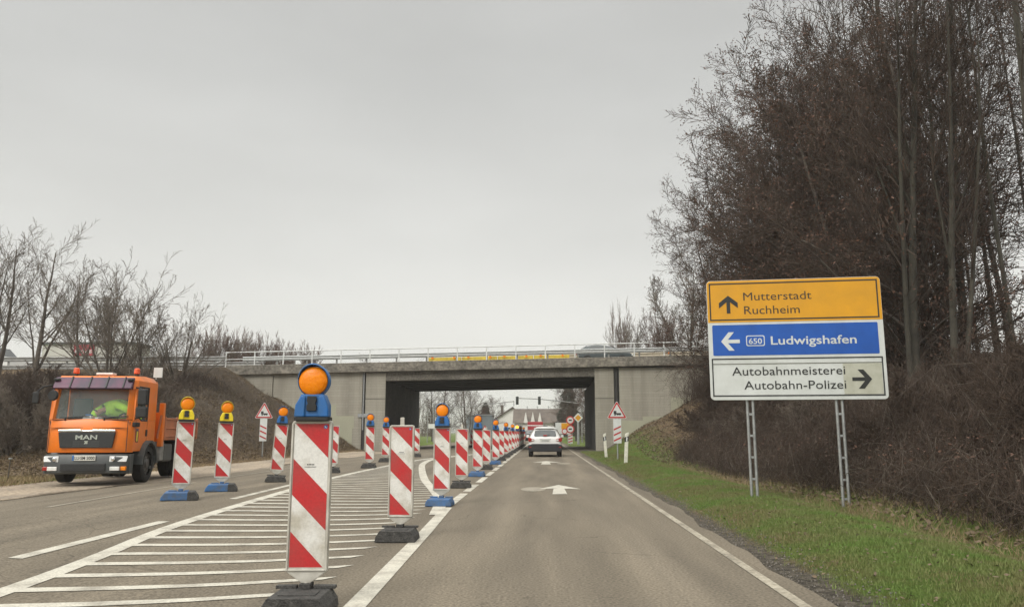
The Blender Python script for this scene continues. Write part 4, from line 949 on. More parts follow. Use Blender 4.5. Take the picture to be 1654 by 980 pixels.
secs2 = [(.0, .40, .70, .80, .60, .85), (.05, .30, .80, .88, .64, .95), (.5, .25, .84, .92, .60, 1.22), (.95, .24, .85, .93, .56, 1.40), (1.8, .24, .85, .92, .57, 1.45), (2.6, .24, .85, .91, .55, 1.34),
         (3.35, .24, .84, .90, .60, .96), (4.1, .26, .80, .80, .60, .84), (4.35, .36, .66, .62, .52, .68)]
def plain_car(name, label, loc, rz, paint, lit=False):
    t, b_ = car(name, label, loc, rz, paint, secs2, 4.35)
    MB().add([(-.50, .10, .99), (.50, .10, .99), (.48, .82, 1.36), (-.48, .82, 1.36)], [(0, 1, 2, 3)]).build('rear_window', M['glass_dark'], t)
    MB().add([(-.56, 3.32, 1.0), (.56, 3.32, 1.0), (.46, 2.66, 1.345), (-.46, 2.66, 1.345)], [(3, 2, 1, 0)]).build('windscreen', M['glass_dark'], t)
    for s in (-1, 1):
        q = MB(); q.add([(s*.853, .85, .96), (s*.853, 3.1, .945), (s*.60, 2.6, 1.28), (s*.60, 1.1, 1.345)], [(0, 1, 2, 3)]); sw_ = q.build('side_window', M['glass_dark'], t)
        q = MB(); q.box(min(s*.74, s*.87), max(s*.74, s*.87), 1.9, 1.98, .95, 1.4); 
        q = MB(); q.box(min(s*.60, s*.80), max(s*.60, s*.80), -.03, .10, .70, .84); q.build('tail_light', M['red_lit'] if lit else M['redlens'], t, bevel=.02)
        q = MB(); q.box(min(s*.52, s*.74), max(s*.52, s*.74), 4.18, 4.30, .58, .70); q.build('headlight', M['headlamp'], t, bevel=.02)
        if lit and s < 0: MB().box(-.86, -.70, -.05, .08, .56, .69).build('indicator', M['amber_lit'], t, bevel=.02)
        for y in (.80, 3.45): wheel(t, s*.76, y, .31, .2)
    MB().box(-.25, .25, -.03, .02, .55, .66).build('number_plate', M['plate'], t)
    return t
plain_car('hatchback', 'dark grey green car driving along the top of the overpass', (2.35, 54.2, 5.66+sh(4)), R(-90), 'cardark').scale = (.9, .9, .93)
plain_car('hatchback', 'dark car far ahead with glowing tail lights, half hidden behind the white car', (-1.35, 84, 0), 0, 'carblack', True)
plain_car('hatchback', 'black car far ahead standing under the traffic signals on the left lane', (-4.2, 100, 0), 0, 'cardark')

# red lorry far ahead
rl = thing('red_lorry', 'red box lorry far ahead beyond the underpass', 'lorry', (-1.25, 118, 0))
MB().box(-1.15, 1.15, 0, 5.6, .75, 2.75).build('box_body', M['redpaint'], rl, bevel=.04)
MB().box(-1.16, 1.16, -.02, .0, 2.1, 2.25).build('white_band', M['whitelens'], rl)
MB().box(-1.0, 1.0, 5.8, 7.4, .6, 2.3, ty=.8).build('cab', M['redpaint'], rl, bevel=.08)
MB().box(-.5, .5, 0, 7.2, .45, .74).box(-1.1, 1.1, -.05, .05, .45, .6).build('chassis', M['black'], rl)
for s in (-1, 1):
    for y in (1.2, 6.6): wheel(rl, s*.95, y, .42, .28)
    MB().box(s*.9-.12, s*.9+.12, -.08, -.05, .62, .74).build('tail_light', M['redlens'], rl)
# white van top left on motorway
wv = thing('white_van', 'white van on the motorway at the far left behind the bare trees', 'van', (-42.6, 54, 5.2), R(-90))
MB().prism([(0, .35), (0, 1.8), (.1, 2.0), (3.6, 2.0), (4.3, 1.25), (5.0, 1.05), (5.1, .35)], 'x', -.95, .95).build('body', M['carwhite'], wv, bevel=.08)
for s in (-1, 1):
    MB().prism([(2.9, 1.2), (4.1, 1.2), (3.6, 1.75), (2.9, 1.75)], 'x', s*.955-.004, s*.955+.004).build('side_window', M['glass_dark'], wv)
    for y in (.95, 4.2): wheel(wv, s*.85, y, .34, .22)
MB().add([(-.8, 3.7, 1.93), (.8, 3.7, 1.93), (.85, 4.28, 1.32), (-.85, 4.28, 1.32)], [(0, 1, 2, 3)]).build('windscreen', M['glass_dark'], wv)

# ------------------------------------------------------------------ buildings
hl_ = thing('industrial_hall', 'long pale hall with flat dark roof edge beyond the motorway on the left', 'building', (-53.0, 88, 0))
MB().box(-5.6, 5.2, 0, 4, 0, 11.3).build('wall', M['hall'], hl_)
MB().box(-5.8, 5.4, -.2, 4.2, 11.3, 11.55).build('roof', M['greyp'], hl_)
for k in range(2, 6): 
    f = MB().box(-8.8+k*2.2, -7.4+k*2.2, -.05, -.01, 7.2, 8.2).build('window', M['sheetgrey'], hl_)
    MB().box(-8.7+k*2.2, -7.5+k*2.2, -.07, -.055, 7.3, 8.1).build('pane', M['glass_dark'], f)
sg = MB().box(-.1+(-1.6), .7+(-.0), -.25, -.1, 9.95, 11.25).build('sign_board', mat('hall_sign_red', (.36, .03, .05), .5), hl_)
text_mesh('sign_lettering', 'REMONDIS', M['whitelens'], sg, -1.5, 10.25, 2.0, .38, -.27, bold=.02)
def house(name, label, x0, x1, y, depth, eave, ridge, axis, roofm='roof', wins=(), chim=True, rx=None):
    t = thing(name, label, 'house', (0, y, 0)); 
    wl = MB().box(x0, x1, 0, depth, 0, eave)
    if axis == 'gable':
        rx = rx if rx is not None else (x0+x1)/2
        wl.prism([(x0, eave), (x1, eave), (rx, ridge-.12)], 'y', 0, depth)
        wl = wl.build('wall', M['wallwhite'], t)
        r = MB(); dz = .22
        r.prism([(x0-.5, eave-.35), (rx, ridge), (rx, ridge+dz), (x0-.5, eave-.35+dz)], 'y', -.5, depth+.5); r.prism([(x1+.5, eave-.35), (rx, ridge), (rx, ridge+dz), (x1+.5, eave-.35+dz)], 'y', -.5, depth+.5)
    else:
        wl = wl.build('wall', M['wallwhite'], t)
        r = MB(); r.prism([(-.5, eave-.1), (depth+.5, eave-.1), (depth/2, ridge)], 'x', x0-.3, x1+.3)
    r = r.build('roof', M[roofm], t)
    if chim:
        cx = x0+(x1-x0)*.35; MB().box(cx-.3, cx+.3, depth*.4, depth*.4+.6, ridge-1.2, ridge+.7).build('chimney', M['roof'], r)
    for (wx_, wz) in wins:
        f = MB().box(wx_-.55, wx_+.55, -.05, .0, wz, wz+1.25).build('window', M['sheetgrey'], t); MB().box(wx_-.45, wx_+.45, -.07, -.052, wz+.1, wz+1.15).build('pane', M['glass_dark'], f)
    return t, r
house('white_house', 'white gabled house with brown roof left of the row house', -12.0, -3.8, 168, 11, 2.9, 6.4, 'gable', wins=((-7.6, 1.0), (-5.9, 3.3), (-10, .8)), rx=-6.6)
h2, r2 = house('row_house', 'white row house with big brown roof and pointed white gables', -5.6, 3.2, 150, 9, 3.0, 5.75, 'eaves', wins=((-4.6, 1.2), (-2.4, 1.2), (.2, 1.2)), chim=False)
for k in range(3):
    cx = -3.4+k*1.35; MB().prism([(cx-.42, 2.95), (cx+.42, 2.95), (cx, 5.0)], 'y', -.62, .9).build('dormer_gable', M['wallwhite'], h2)
for k, cx in enumerate((-3.2, -1.2, 1.0)): MB().box(cx-.04, cx+.04, 4.4, 4.5, 5.6, 6.3).box(cx-.25, cx+.25, 4.44, 4.46, 6.1, 6.13).build('aerial', M['greyp'], r2)
sb = thing('shed', 'blue grey flat roofed shed left of the white houses', 'shed', (-9.2, 112, 0))
MB().box(-1.9, 1.8, 0, 5, 0, 3.55).build('wall', M['shedblue'], sb); MB().box(-2.0, 1.9, -.1, 5.1, 3.55, 3.7).build('roof', M['sheetgrey'], sb)
MB().box(-1.5, -.3, -.05, -.01, 0, 2.2).build('door', M['sheetgrey'], sb)

# ------------------------------------------------------------------ signals, poles, small far signs
sgn = thing('signal_mast', 'tall mast with long arm carrying two traffic signals beyond the underpass', 'traffic light', (4.6, 94, 0))
q = MB(); q.tube((0, 0, 0), (0, 0, 4.7), .11, .09, 10); q.path([(0, 0, 4.55), (-2.5, 0, 4.85), (-5.2, 0, 5.12), (-7.9, 0, 5.22)], .05, 8); q.build('mast', M['galv2'], sgn)
for dx in (-5.08, -7.75):
    h = MB().box(dx-.17, dx+.17, -.2, .05, 4.45, 5.42).build('signal_head', M['signalgreen'], sgn, bevel=.03)
    for k in range(3): MB().disc((dx, 5.25-.31*k), .10, -.23, -.201, 14).build('signal_lens', M['glass_dark'], h)
sl = thing('signal_arm_mast', 'mast with long bare arm reaching in from the left beyond the underpass', 'mast', (-13.4, 95, 0))
q = MB(); q.tube((0, 0, 0), (0, 0, 4.5), .11, .09, 10); q.path([(0, 0, 4.2), (4.8, 0, 4.3), (7.5, 0, 4.62), (9.8, 0, 4.88)], .045, 8); q.tube((9.8, 0, 4.3), (9.8, 0, 4.95), .05, .05, 6); q.tube((7.2, 0, 4.3), (7.2, 0, 4.9), .03, .03, 6); q.build('mast', M['galv2'], sl)
t = thing('priority_sign', 'yellow and white diamond priority sign on a thick pale post', 'traffic sign', (3.35, 76, 0))
MB().tube((0, .1, 0), (0, .1, 2.2), .13, .11, 10).build('post', M['sheetgrey'], t)
for s, m_, y in ((.47, 'sign_w', 0), (.30, 'sign_y', -.02)): MB().prism([(-s, 2.55), (0, 2.55-s), (s, 2.55), (0, 2.55+s)], 'y', y-.01, y+.005).build('diamond_plate' if s > .4 else 'yellow_field', M[m_], t)
MB().tube((0, .0, 2.0), (0, .05, 2.5), .03, .03, 6).build('bracket', M['galv'], t)
t = thing('speed_limit_signs', 'two round red bordered signs above a striped board by the far right verge', 'traffic sign', (2.45, 72, 0))
MB().tube((0, .05, 0), (0, .05, 2.6), .035, .035, 8).build('post', M['galv'], t)
for z in (2.25, 1.45):
    p_ = MB().disc((0, z), .38, -.02, 0, 24).build('round_plate', M['red'], t); MB().disc((0, z), .27, -.03, -.022, 24).build('white_field', M['sign_w'], p_); MB().box(-.14, .14, -.036, -.032, z-.06, z+.07).build('sign_mark', M['ink'], p_)
p_ = MB().box(-.2, .2, -.02, 0, .15, .98).build('striped_board', M['sign_w'], t)
q = MB()
for k in range(3): q.prism([(-.19, .22+k*.26), (.19, .34+k*.26), (.19, .44+k*.26), (-.19, .32+k*.26)], 'y', -.026, -.022)
q.build('red_stripes', M['red'], p_)
t = thing('yellow_notice_sign', 'white and yellow notice board with small round signs beyond the underpass on the right', 'traffic sign', (1.75, 73, 0))
MB().tube((-.4, .05, 0), (-.4, .05, 2.2), .03, .03, 8).tube((.5, .05, 0), (.5, .05, 2.2), .03, .03, 8).build('post', M['galv'], t)
MB().box(-.65, .75, -.02, 0, 1.0, 2.05).build('board', M['sign_w'], t); MB().box(-.1, .72, -.03, -.022, 1.45, 2.0).build('yellow_panel', M['sign_y'], t)
p_ = MB().disc((.2, 1.25), .27, -.045, -.032, 20).build('round_plate', M['red'], t); MB().disc((.2, 1.25), .19, -.052, -.046, 20).build('white_field', M['sign_w'], p_)
t = thing('street_pole', 'thin grey pole with small white plate beyond the underpass on the left', 'pole', (-13.1, 88, 0))
MB().tube((0, 0, 0), (0, 0, 3.4), .05, .04, 8).tube((-.6, 0, 2.8), (.6, 0, 2.8), .02, .02, 6).tube((-.4, 0, 3.1), (.4, 0, 3.1), .02, .02, 6).build('post', M['galv'], t)
MB().box(.1, .9, -.03, 0, 1.6, 2.1).build('name_plate', M['whitelens'], t)
t = thing('grey_post', 'bare grey post rising behind the fourth lane beacon', 'pole', (-6.2, 60+8, 0))
MB().tube((0, 0, 0), (0, 0, 2.55), .085, .075, 10).box(-.07, .07, -.07, .07, 2.0, 2.2).build('post', M['galv'], t)
tr_ = thing('warning_triangle', 'small red triangle sign above the beacons far ahead', 'traffic sign', (-6.3, 84, 0))
MB().tube((0, .03, 0), (0, .03, 1.3), .03, .03, 8).build('post', M['galv'], tr_)
MB().prism([(-.42, 1.2), (.42, 1.2), (0, 1.93)], 'y', -.01, 0).build('triangle_plate', M['red'], tr_); MB().prism([(-.27, 1.28), (.27, 1.28), (0, 1.75)], 'y', -.02, -.012).build('white_field', M['sign_w'], tr_)
# wooden stake on the left verge
t = thing('wooden_stake', 'thin brown wooden stake in the grass at the far left edge', 'stake', (-13.2, 19.0, gz(-13.2, 19)))
MB().tube((0, 0, -.1), (.02, 0, .55), .018, .014, 6).build('shaft', M['bark'], t); MB().box(-.02, .06, -.02, .02, .50, .53).build('nail_head', M['galv'], t)

# ------------------------------------------------------------------ bare trees
def grow(S, Lf, p, d, Ln, r, lvl, P_):
    n = P_['n'][lvl]; st = Ln/n; mx = len(P_['n'])-1
    for i in range(n):
        f = (i+1)/n; r1 = max(P_['rmin'], r*(1-f*P_['tap'][lvl]))
        r0 = max(P_['rmin'], r*(1-i/n*P_['tap'][lvl]))
        wb = P_['wob'][lvl]
        d = (d+Vector((random.gauss(0, wb), random.gauss(0, wb), random.gauss(0, wb)+P_['up'][lvl]))).normalized()
        q = p+d*st; S.append((*p, *q, r0, r1, lvl))
        if lvl < mx and f > P_['start'][lvl]:
            k = P_['kids'][lvl]; k = int(k)+(random.random() < k-int(k))
            for _ in range(k):
                a = P_['ang'][lvl]*random.uniform(.7, 1.25); az = random.uniform(0, 2*PI)
                u = d.orthogonal().normalized(); u.rotate(Matrix.Rotation(az, 3, d)); nd = (d*math.cos(a)+u*math.sin(a)).normalized()
                t = random.random(); c = p.lerp(q, t)
                grow(S, Lf, c, nd, Ln*P_['ratio'][lvl]*random.uniform(.65, 1.15)*(1-.45*(f-P_['start'][lvl])), r1*P_['rr'][lvl], lvl+1, P_)
        p = q
    if lvl >= mx and P_.get('leaf', 0) > random.random(): Lf.append(tuple(p))
def make_tree(P_, stems, barkm, twigm, leafm=None, thr=.028, lsize=.05):
    """returns (trunk mesh data, crown mesh data)"""
    S = []; Lf = []
    for (off, dr, Ln, r) in stems: grow(S, Lf, Vector(off), Vector(dr).normalized(), Ln, r, 0, P_)
    A = np.array(S); big = A[:, 6] > thr
    V, F = tubes(A[big][:, :8], 7); o1 = np_mesh('trunk', V, F, M[barkm], smooth=True)
    V, F = tubes(A[~big][:, :8], 3); mi = np.zeros(len(F), int); ms = [M[twigm]]
    if leafm and Lf:
        L_ = np.array(Lf); rs = np.random.RandomState(3); k = len(L_); rep = 2
        L_ = np.repeat(L_, rep, 0)+rs.normal(0, .06, (k*rep, 3)); k = len(L_)
        u = rs.normal(size=(k, 3)); u /= np.linalg.norm(u, axis=1)[:, None]; v = np.cross(u, rs.normal(size=(k, 3))); v /= np.linalg.norm(v, axis=1)[:, None]
        sz = (lsize*rs.uniform(.5, 1.2, (k, 1))); Q = np.stack([L_-u*sz, L_+v*sz*.5, L_+u*sz, L_-v*sz*.5], 1).reshape(-1, 3)
        F2 = np.arange(4*k).reshape(-1, 4)+len(V); V = np.concatenate([V, Q]); F = np.concatenate([F, F2]); mi = np.concatenate([mi, np.ones(k, int)]); ms.append(M[leafm])
    o2 = np_mesh('crown', V, F, ms, mi)
    d1, d2 = o1.data, o2.data
    D.objects.remove(o1); D.objects.remove(o2)
    return d1, d2
def put(proto, name, label, cat, x, y, s=1.0, rz=None, group=None, z=None, sx=1, lean=0):
    t = thing(name, label, cat, (x, y, (gz(x, y) if z is None else z)-.05), random.uniform(0, 6.28) if rz is None else rz, group)
    t.scale = (s*sx, s*sx, s)
    if lean: t.rotation_euler = (0, lean, 0); t.rotation_mode = 'XYZ'
    for nm, d in zip(('trunk', 'crown'), proto):
        o = D.objects.new(nm, d); C.objects.link(o); o.parent = t
    return t
PW = dict(n=[9, 6, 5, 3], tap=[.85, .8, .75, .6], rmin=.007, wob=[.04, .08, .10, .10], up=[.03, .06, .05, .03], start=[.22, .15, .1], kids=[2.6, 2.6, 2.4], ang=[R(48), R(42), R(40)], ratio=[.36, .46, .46], rr=[.42, .5, .5], leaf=.65)
random.seed(11)
PT = dict(PW, leaf=.5, kids=[2.1, 2.1, 2.0], start=[.30, .15, .1], up=[.03, .10, .07, .04], ang=[R(40), R(38), R(38)])
wood1 = make_tree(PT, [((0, 0, 0), (0, 0, 1), 15, .20)], 'bark_g', 'twig', 'seed', lsize=.035)
wood2 = make_tree(dict(PT, kids=[1.9, 2.0, 1.8]), [((0, 0, 0), (.05, 0, 1), 16, .18), ((.3, .2, 0), (.22, .1, 1), 13, .13)], 'bark_g', 'twig', 'seed', lsize=.035)
PS = dict(PW, start=[.05, .1, .1], kids=[3.5, 2.8, 2.5], ang=[R(62), R(45), R(42)], ratio=[.52, .48, .46], leaf=.9, up=[.02, .035, .03, .02])
edge1 = make_tree(PS, [((0, 0, 0), (0, 0, 1), 11.5, .17)], 'bark', 'twig', 'seed', lsize=.042)
edge2 = make_tree(dict(PS, kids=[2.6, 2.4, 2.2]), [((0, 0, 0), (-.15, 0, 1), 10, .13), ((.2, 0, 0), (.3, .1, 1), 9, .11), ((0, .2, 0), (-.1, -.4, 1), 8, .10)], 'bark', 'twig', 'seed', lsize=.042)
slim = make_tree(dict(PW, start=[.45, .15, .1], kids=[1.6, 1.8, 1.8], ratio=[.26, .48, .5], ang=[R(35), R(38), R(38)], up=[.06, .08, .05, .03], wob=[.025, .07, .08, .08]), [((0, 0, 0), (0, 0, 1), 17, .07)], 'bark_g', 'twig', None)
open1 = make_tree(dict(PT, leaf=.12, kids=[1.5, 1.5, 1.4], start=[.28, .15, .1], up=[.04, .12, .08, .04], ang=[R(32), R(36), R(38)], wob=[.03, .06, .08, .08]), [((0, 0, 0), (0, 0, 1), 16, .13), ((.2, 0, 0), (.12, .06, 1), 14, .09)], 'bark_g', 'twig', 'seed', lsize=.03)
# trees of the right hand wood
wood = [(11.4, 34, 'e1', 1.22), (14.3, 31, 'w1', 1.3), (11.9, 26.5, 'e2', 1.3), (13.6, 25.5, 'w2', 1.15), (9.6, 39.5, 'e2', .86), (13.5, 40, 'w1', 1.05), (17.5, 36, 'w2', 1.25), (17.2, 29, 'w1', 1.25),
        (10.6, 20.5, 'w2', .85), (12.6, 21.0, 's', 1.0), (15.8, 24, 'w2', 1.1), (18.8, 32.5, 's', 1.1), (21.5, 38, 'w1', 1.2), (24.5, 42, 'w2', 1.2), (11.4, 17.0, 's', 1.1), (13.6, 19.8, 's', 1.05),
        (9.7, 15.6, 's', .9), (11.2, 14.6, 's', .95), (15.6, 22.5, 's', 1.0), (17.0, 43, 'w1', 1.1), (20, 27.5, 'w1', 1.1), (22.5, 33, 's', 1.15), (26, 36, 'w1', 1.2), (28, 45, 'w2', 1.25), (12.7, 46, 'e1', .8), (21, 46, 'w1', 1.1),
        (12.0, 30.2, 's', 1.1), (14.6, 28.2, 's', 1.15), (16.8, 26.4, 's', 1.0), (9.2, 13.4, 's', .85), (25.5, 30, 'w2', 1.1), (19.3, 24.8, 's', 1.1), (32, 42, 'w1', 1.2), (10.8, 31.5, 'e1', 1.15), (12.6, 37, 'e2', 1.35), (11.4, 24.0, 'e1', 1.05), (14.2, 36.0, 'e1', 1.3), (10.6, 35, 'e2', .95), (11.9, 29, 'e1', 1.2), (16.2, 38, 'e1', 1.25)]
for _k in range(9):
    _y = 22+_k*2.9; wood.append((round(_y*(.47+.17*((_k*.618) % 1)), 1), round(_y, 1), 's' if _k % 3 else 'o', 1.0+.03*(_k % 5)))
wood = [w_ for w_ in wood if not (w_[0]/w_[1] > .52 and w_[2] in ('w1', 'w2') and int(w_[1]) % 2 == 0)]
wood = [(x, y, 'o' if (kd in ('w1', 'w2', 'e2') and x/y > .50) else kd, s) for x, y, kd, s in wood]
wood = [w_ for i_, w_ in enumerate(wood) if not (w_[0]/w_[1] > .48 and w_[1] > 27 and i_ % 2)]
protos = dict(e1=edge1, e2=edge2, w1=wood1, w2=wood2, s=slim, o=open1)
knd = dict(e1='spreading brown twigged tree', e2='many stemmed brown twigged tree', w1='tall bare tree with reddish brown crown', w2='tall twin stemmed bare tree', s='slim straight bare trunk', o='open crowned bare tree with few leaves')
order = sorted(range(len(wood)), key=lambda i: (wood[i][0]/wood[i][1]))
rank = {i: k for k, i in enumerate(order)}
def nth(k):
    w_ = ['leftmost', 'second', 'third', 'fourth', 'fifth', 'sixth', 'seventh', 'eighth', 'ninth', 'tenth', 'eleventh', 'twelfth', 'thirteenth', 'fourteenth', 'fifteenth', 'sixteenth', 'seventeenth', 'eighteenth', 'nineteenth', 'twentieth']
    t_ = ['', '', 'twenty', 'thirty', 'forty', 'fifty', 'sixty', 'seventy']; o_ = ['', 'first', 'second', 'third', 'fourth', 'fifth', 'sixth', 'seventh', 'eighth', 'ninth']
    if k < 20: return w_[k]+('' if k == 0 else ' from the left')
    n = k+1; return (t_[n//10]+'-'+o_[n % 10] if n % 10 else t_[n//10][:-1]+'ieth')+' from the left'
for i, (x, y, kd, s) in enumerate(wood):
    lb = '%s, %s in the right wood' % (knd[kd], nth(rank[i]))
    put(protos[kd], 'bare_tree', lb, 'tree', x, y, s, group='bare trees in the wood on the right')
# left trees on the embankment
PL = dict(PW, n=[10, 7, 4, 2], tap=[.85, .75, .7, .6], start=[.22, .12, .1], kids=[1.7, 1.2, 1.0], ang=[R(38), R(38), R(40)], ratio=[.50, .46, .60], up=[.02, .07, .06, .04], wob=[.05, .06, .05, .04], leaf=0, rmin=.0095)
random.seed(5)
left1 = make_tree(PL, [((0, 0, 0), (.05, 0, 1), 8.6, .17), ((.0, 0, .2), (.24, 0, 1), 8.0, .11), ((0, 0, .3), (-.3, .2, 1), 7.2, .10)], 'bark', 'twig_l', thr=.03)
left2 = make_tree(PL, [((0, 0, 0), (.16, 0, 1), 8.8, .18), ((0, 0, .3), (.38, .1, 1), 7.5, .10), ((0, 0, .3), (-.25, 0, 1), 6, .08)], 'bark', 'twig_l', thr=.03)
left3 = make_tree(dict(PL, up=[.02, .1, .08, .05], kids=[2.0, 1.3, 1.0]), [((0, 0, 0), (.08, 0, 1), 6.6, .12), ((0, 0, .8), (.4, 0, 1), 5, .07), ((0, 0, .9), (-.35, 0, 1), 4.6, .06)], 'bark', 'twig_l', thr=.03)
put(left1, 'bare_tree', 'tall bare tree at the left edge of the picture on the embankment', 'tree', -31.8, 44, .88, rz=2.6)
put(left2, 'bare_tree', 'tall bare tree rising right behind the cab of the orange truck', 'tree', -29.6, 44, .86, rz=.3)
put(left3, 'bare_tree', 'shorter bare tree right of the two tall ones on the left embankment', 'tree', -26.4, 43, .82, rz=3.6)
PB = dict(n=[7, 5, 4, 2], tap=[.8, .8, .7, .6], rmin=.008, wob=[.05, .07, .08, .08], up=[.02, .04, .03, .02], start=[.15, .1, .1], kids=[1.5, 1.6, 1.5], ang=[R(32), R(38), R(40)], ratio=[.55, .55, .5], rr=[.6, .6, .6], leaf=0)
def stems(n, Ln, r, sp, seed):
    random.seed(seed); out = []
    for i in range(n):
        a = 2*PI*i/n+random.uniform(-.3, .3); t = random.uniform(.1, sp)
        out.append(((.15*math.cos(a), .15*math.sin(a), 0), (math.sin(t)*math.cos(a), math.sin(t)*math.sin(a), math.cos(t)), Ln*random.uniform(.7, 1.1), r*random.uniform(.7, 1.1)))
    return out
bush1 = make_tree(dict(PB, ratio=[.5, .5, .6], wob=[.04, .05, .05, .04], kids=[1.2, 1.1, 1.0], ang=[R(30), R(34), R(36)], up=[.01, .03, .02, .02]), stems(12, 5.6, .065, .85, 1), 'bark', 'twig_l', thr=.03)
bush2 = make_tree(dict(PB, kids=[2.0, 2.0, 1.8]), stems(14, 2.8, .035, 1.2, 2), 'bark', 'twig_l', thr=.02)
bush3 = make_tree(dict(PB, kids=[2.2, 2.2, 2.0]), stems(14, 3.0, .035, 1.3, 3), 'bark', 'twig', 'seed', thr=.02)
upr = make_tree(dict(PB, up=[.12, .12, .1, .1], ang=[R(22), R(24), R(26)], kids=[1.5, 1.5, 1.2]), stems(14, 4.2, .045, .35, 4), 'bark', 'twig_red', thr=.02)
put(bush1, 'bare_shrub', 'large spreading bare shrub with many stems above the truck bed', 'shrub', -22.0, 38.5, 1.0, rz=3.5)
put(bush1, 'bare_shrub', 'wide bare shrub reaching towards the bridge railing on the left embankment', 'shrub', -20.2, 38.5, .78, rz=2.6)
put(bush1, 'bare_shrub', 'rounded bare shrub just left of the bridge railing, rightmost on the left bank', 'shrub', -18.6, 39.0, .72, rz=5.0)
put(left3, 'bare_tree', 'thin bare tree between the large shrub and the three left trees', 'tree', -24.2, 42.0, .78, rz=5.2)
put(bush2, 'bare_shrub', 'low tangled bare shrub just right of the orange truck bed', 'shrub', -15.8, 29.5, .8, rz=1)
k = 0
lows = [(-22.5, 33, 1.2, 'behind the truck cab roof'), (-19.6, 27.5, 1.0, 'close behind the truck cab'), (-24.5, 30, 1.25, 'left of the truck, higher on the bank'), (-17.6, 26.5, .9, 'behind the truck bed, low on the bank'),
        (-20.8, 24.8, .9, 'left of the truck, at the bank foot'), (-28, 35, 1.3, 'far up the left bank below the tall trees'), (-18.4, 32, 1.2, 'behind the yellow lamp beacons'), (-25, 38.5, 1.2, 'just below the motorway guardrail on the left'), (-16.8, 24.2, .7, 'lowest, between truck and bank foot'), (-31, 40, 1.3, 'at the very left below the guardrail')]
for x, y, s, wd in lows:
    s = min(s, max(.22, (1.15+.082*y-gz(x, y))/3.7))
    put(bush2 if k % 3 else bush3, 'bramble_bush', 'tangled brown bush '+wd, 'bush', x, y, s, group='tangled bushes on the left bank'); k += 1
# shrubs behind the bridge
for k in range(6):
    put(upr, 'upright_shrub', 'reddish upright twigged shrub behind the bridge railing, %s of the row' % nth(k), 'shrub', -33.5+k*2.0, 76+(k % 2), 1.15-.07*k+.05*(k % 2), z=5.2, group='row of upright shrubs behind the bridge')
for k, (x, s) in enumerate(((9.2, .9), (11.2, 1.3), (13.4, 1.7), (7.6, .6))):
    put(upr if k % 2 else left3, 'upright_shrub' if k % 2 else 'bare_tree', 'pale bare %s behind the right end of the bridge railing, %s' % ('shrub' if k % 2 else 'tree', ('tall one', 'bushy one beside the wood', 'tallest of all', 'small one')[k]), 'shrub' if k % 2 else 'tree', x, 72, s, z=5.0)
rs0 = random.Random(9)
for k in range(18):
    y_ = 8.5+k*1.45; x_ = (7.4 if y_ < 17 else 7.0)+rs0.uniform(-.1, 1.8)
    put(bush3 if k % 3 else bush2, 'bramble_bush', 'bare bush in the dark thicket on the right bank, %s counted from the near end' % ('first' if k == 0 else nth(k).replace(' from the left', '')), 'bush', x_, y_, rs0.uniform(.38, .62), group='bare bushes in the thicket on the right bank')
put(upr, 'poplar', 'slender pale poplar behind the dark car on the bridge', 'tree', 14.2, 140, 3.3, sx=.45, z=5)
# background seen through the underpass
fb = [(-17.5, 98, left2, .95), (-14.8, 104, wood1, .55), (-12.9, 99, edge1, .74), (-10.6, 108, left1, 1.0), (-9.4, 125, edge2, .7), (-19.5, 110, wood1, .6), (-22, 100, edge1, .8)]
for k, (x, y, pr_, s) in enumerate(fb):
    put(pr_, 'bare_tree', 'bare tree beyond the underpass on the left, %s' % nth(k if k < 5 else k), 'tree', x, y, s, group='bare trees beyond the underpass')
fr = [(4.3, 105, edge1, .70), (5.8, 98, wood1, .55), (6.0, 86, edge2, .7), (7.5, 92, wood2, .55), (5.0, 120, edge2, .8), (8.5, 102, edge1, .8), (4.2, 135, wood1, .6)]
for k, (x, y, pr_, s) in enumerate(fr):
    put(pr_, 'bare_tree', 'brown tree beyond the underpass on the right behind the signs, %s' % nth(k), 'tree', x, y, s, group='brown trees behind the far signs')
def conifer(label, x, y, h, w_):
    rs = np.random.RandomState(int(x*10+500)); k = 5200
    t = rs.uniform(.06, 1, k)**.8; a = rs.uniform(0, 2*PI, k); lay = .75+.25*np.sin(t*h*5+a*2)
    r = w_*(1-t)**.8*lay*rs.uniform(.35, 1, k)**.5+.05
    c = np.stack([r*np.cos(a), r*np.sin(a), t*h-r*.18], 1); u = np.stack([np.cos(a), np.sin(a), -.35+rs.normal(0, .25, k)], 1); v = np.cross(u, rs.normal(size=(k, 3))); v /= np.linalg.norm(v, axis=1)[:, None]
    s = .34*rs.uniform(.4, 1, (k, 1)); Q = np.stack([c-u*s, c+v*s*.22, c+u*s, c-v*s*.22], 1).reshape(-1, 3)
    tt = thing('conifer', label, 'tree', (x, y, 0)); np_mesh('crown', Q, np.arange(4*k).reshape(-1, 4), M['needle'], parent=tt)
    MB().tube((0, 0, 0), (0, 0, h*.9), .16, .03, 8).build('trunk', M['bark'], tt)
conifer('dark conifer behind the signal arm on the right beyond the underpass', 3.6, 112, 9.5, 2.6)
conifer('dark conifer behind the blue grey shed', -9.5, 128, 5.9, 2.4)
conifer('low dark conifer beside the row house', 3.2, 142, 5.2, 2.2)
# far tree belt on the horizon: reads as one mass
rs = np.random.RandomState(2); sg_ = []
for k in range(5200):
    sd = rs.choice([-1, 1]); x = sd*rs.uniform(30, 240); y = rs.uniform(180, 260); h = rs.uniform(2, 8); sg_.append((x, y, 0, x+rs.normal(0, 1), y, h+4*np.sin(x*.05)**2, .10, .03))
V, F = tubes(np.array(sg_), 3); o = np_mesh('distant_wood', V, F, M['twig_l']); tag(o, 'far off bare wood along the horizon', 'wood', kind='stuff')

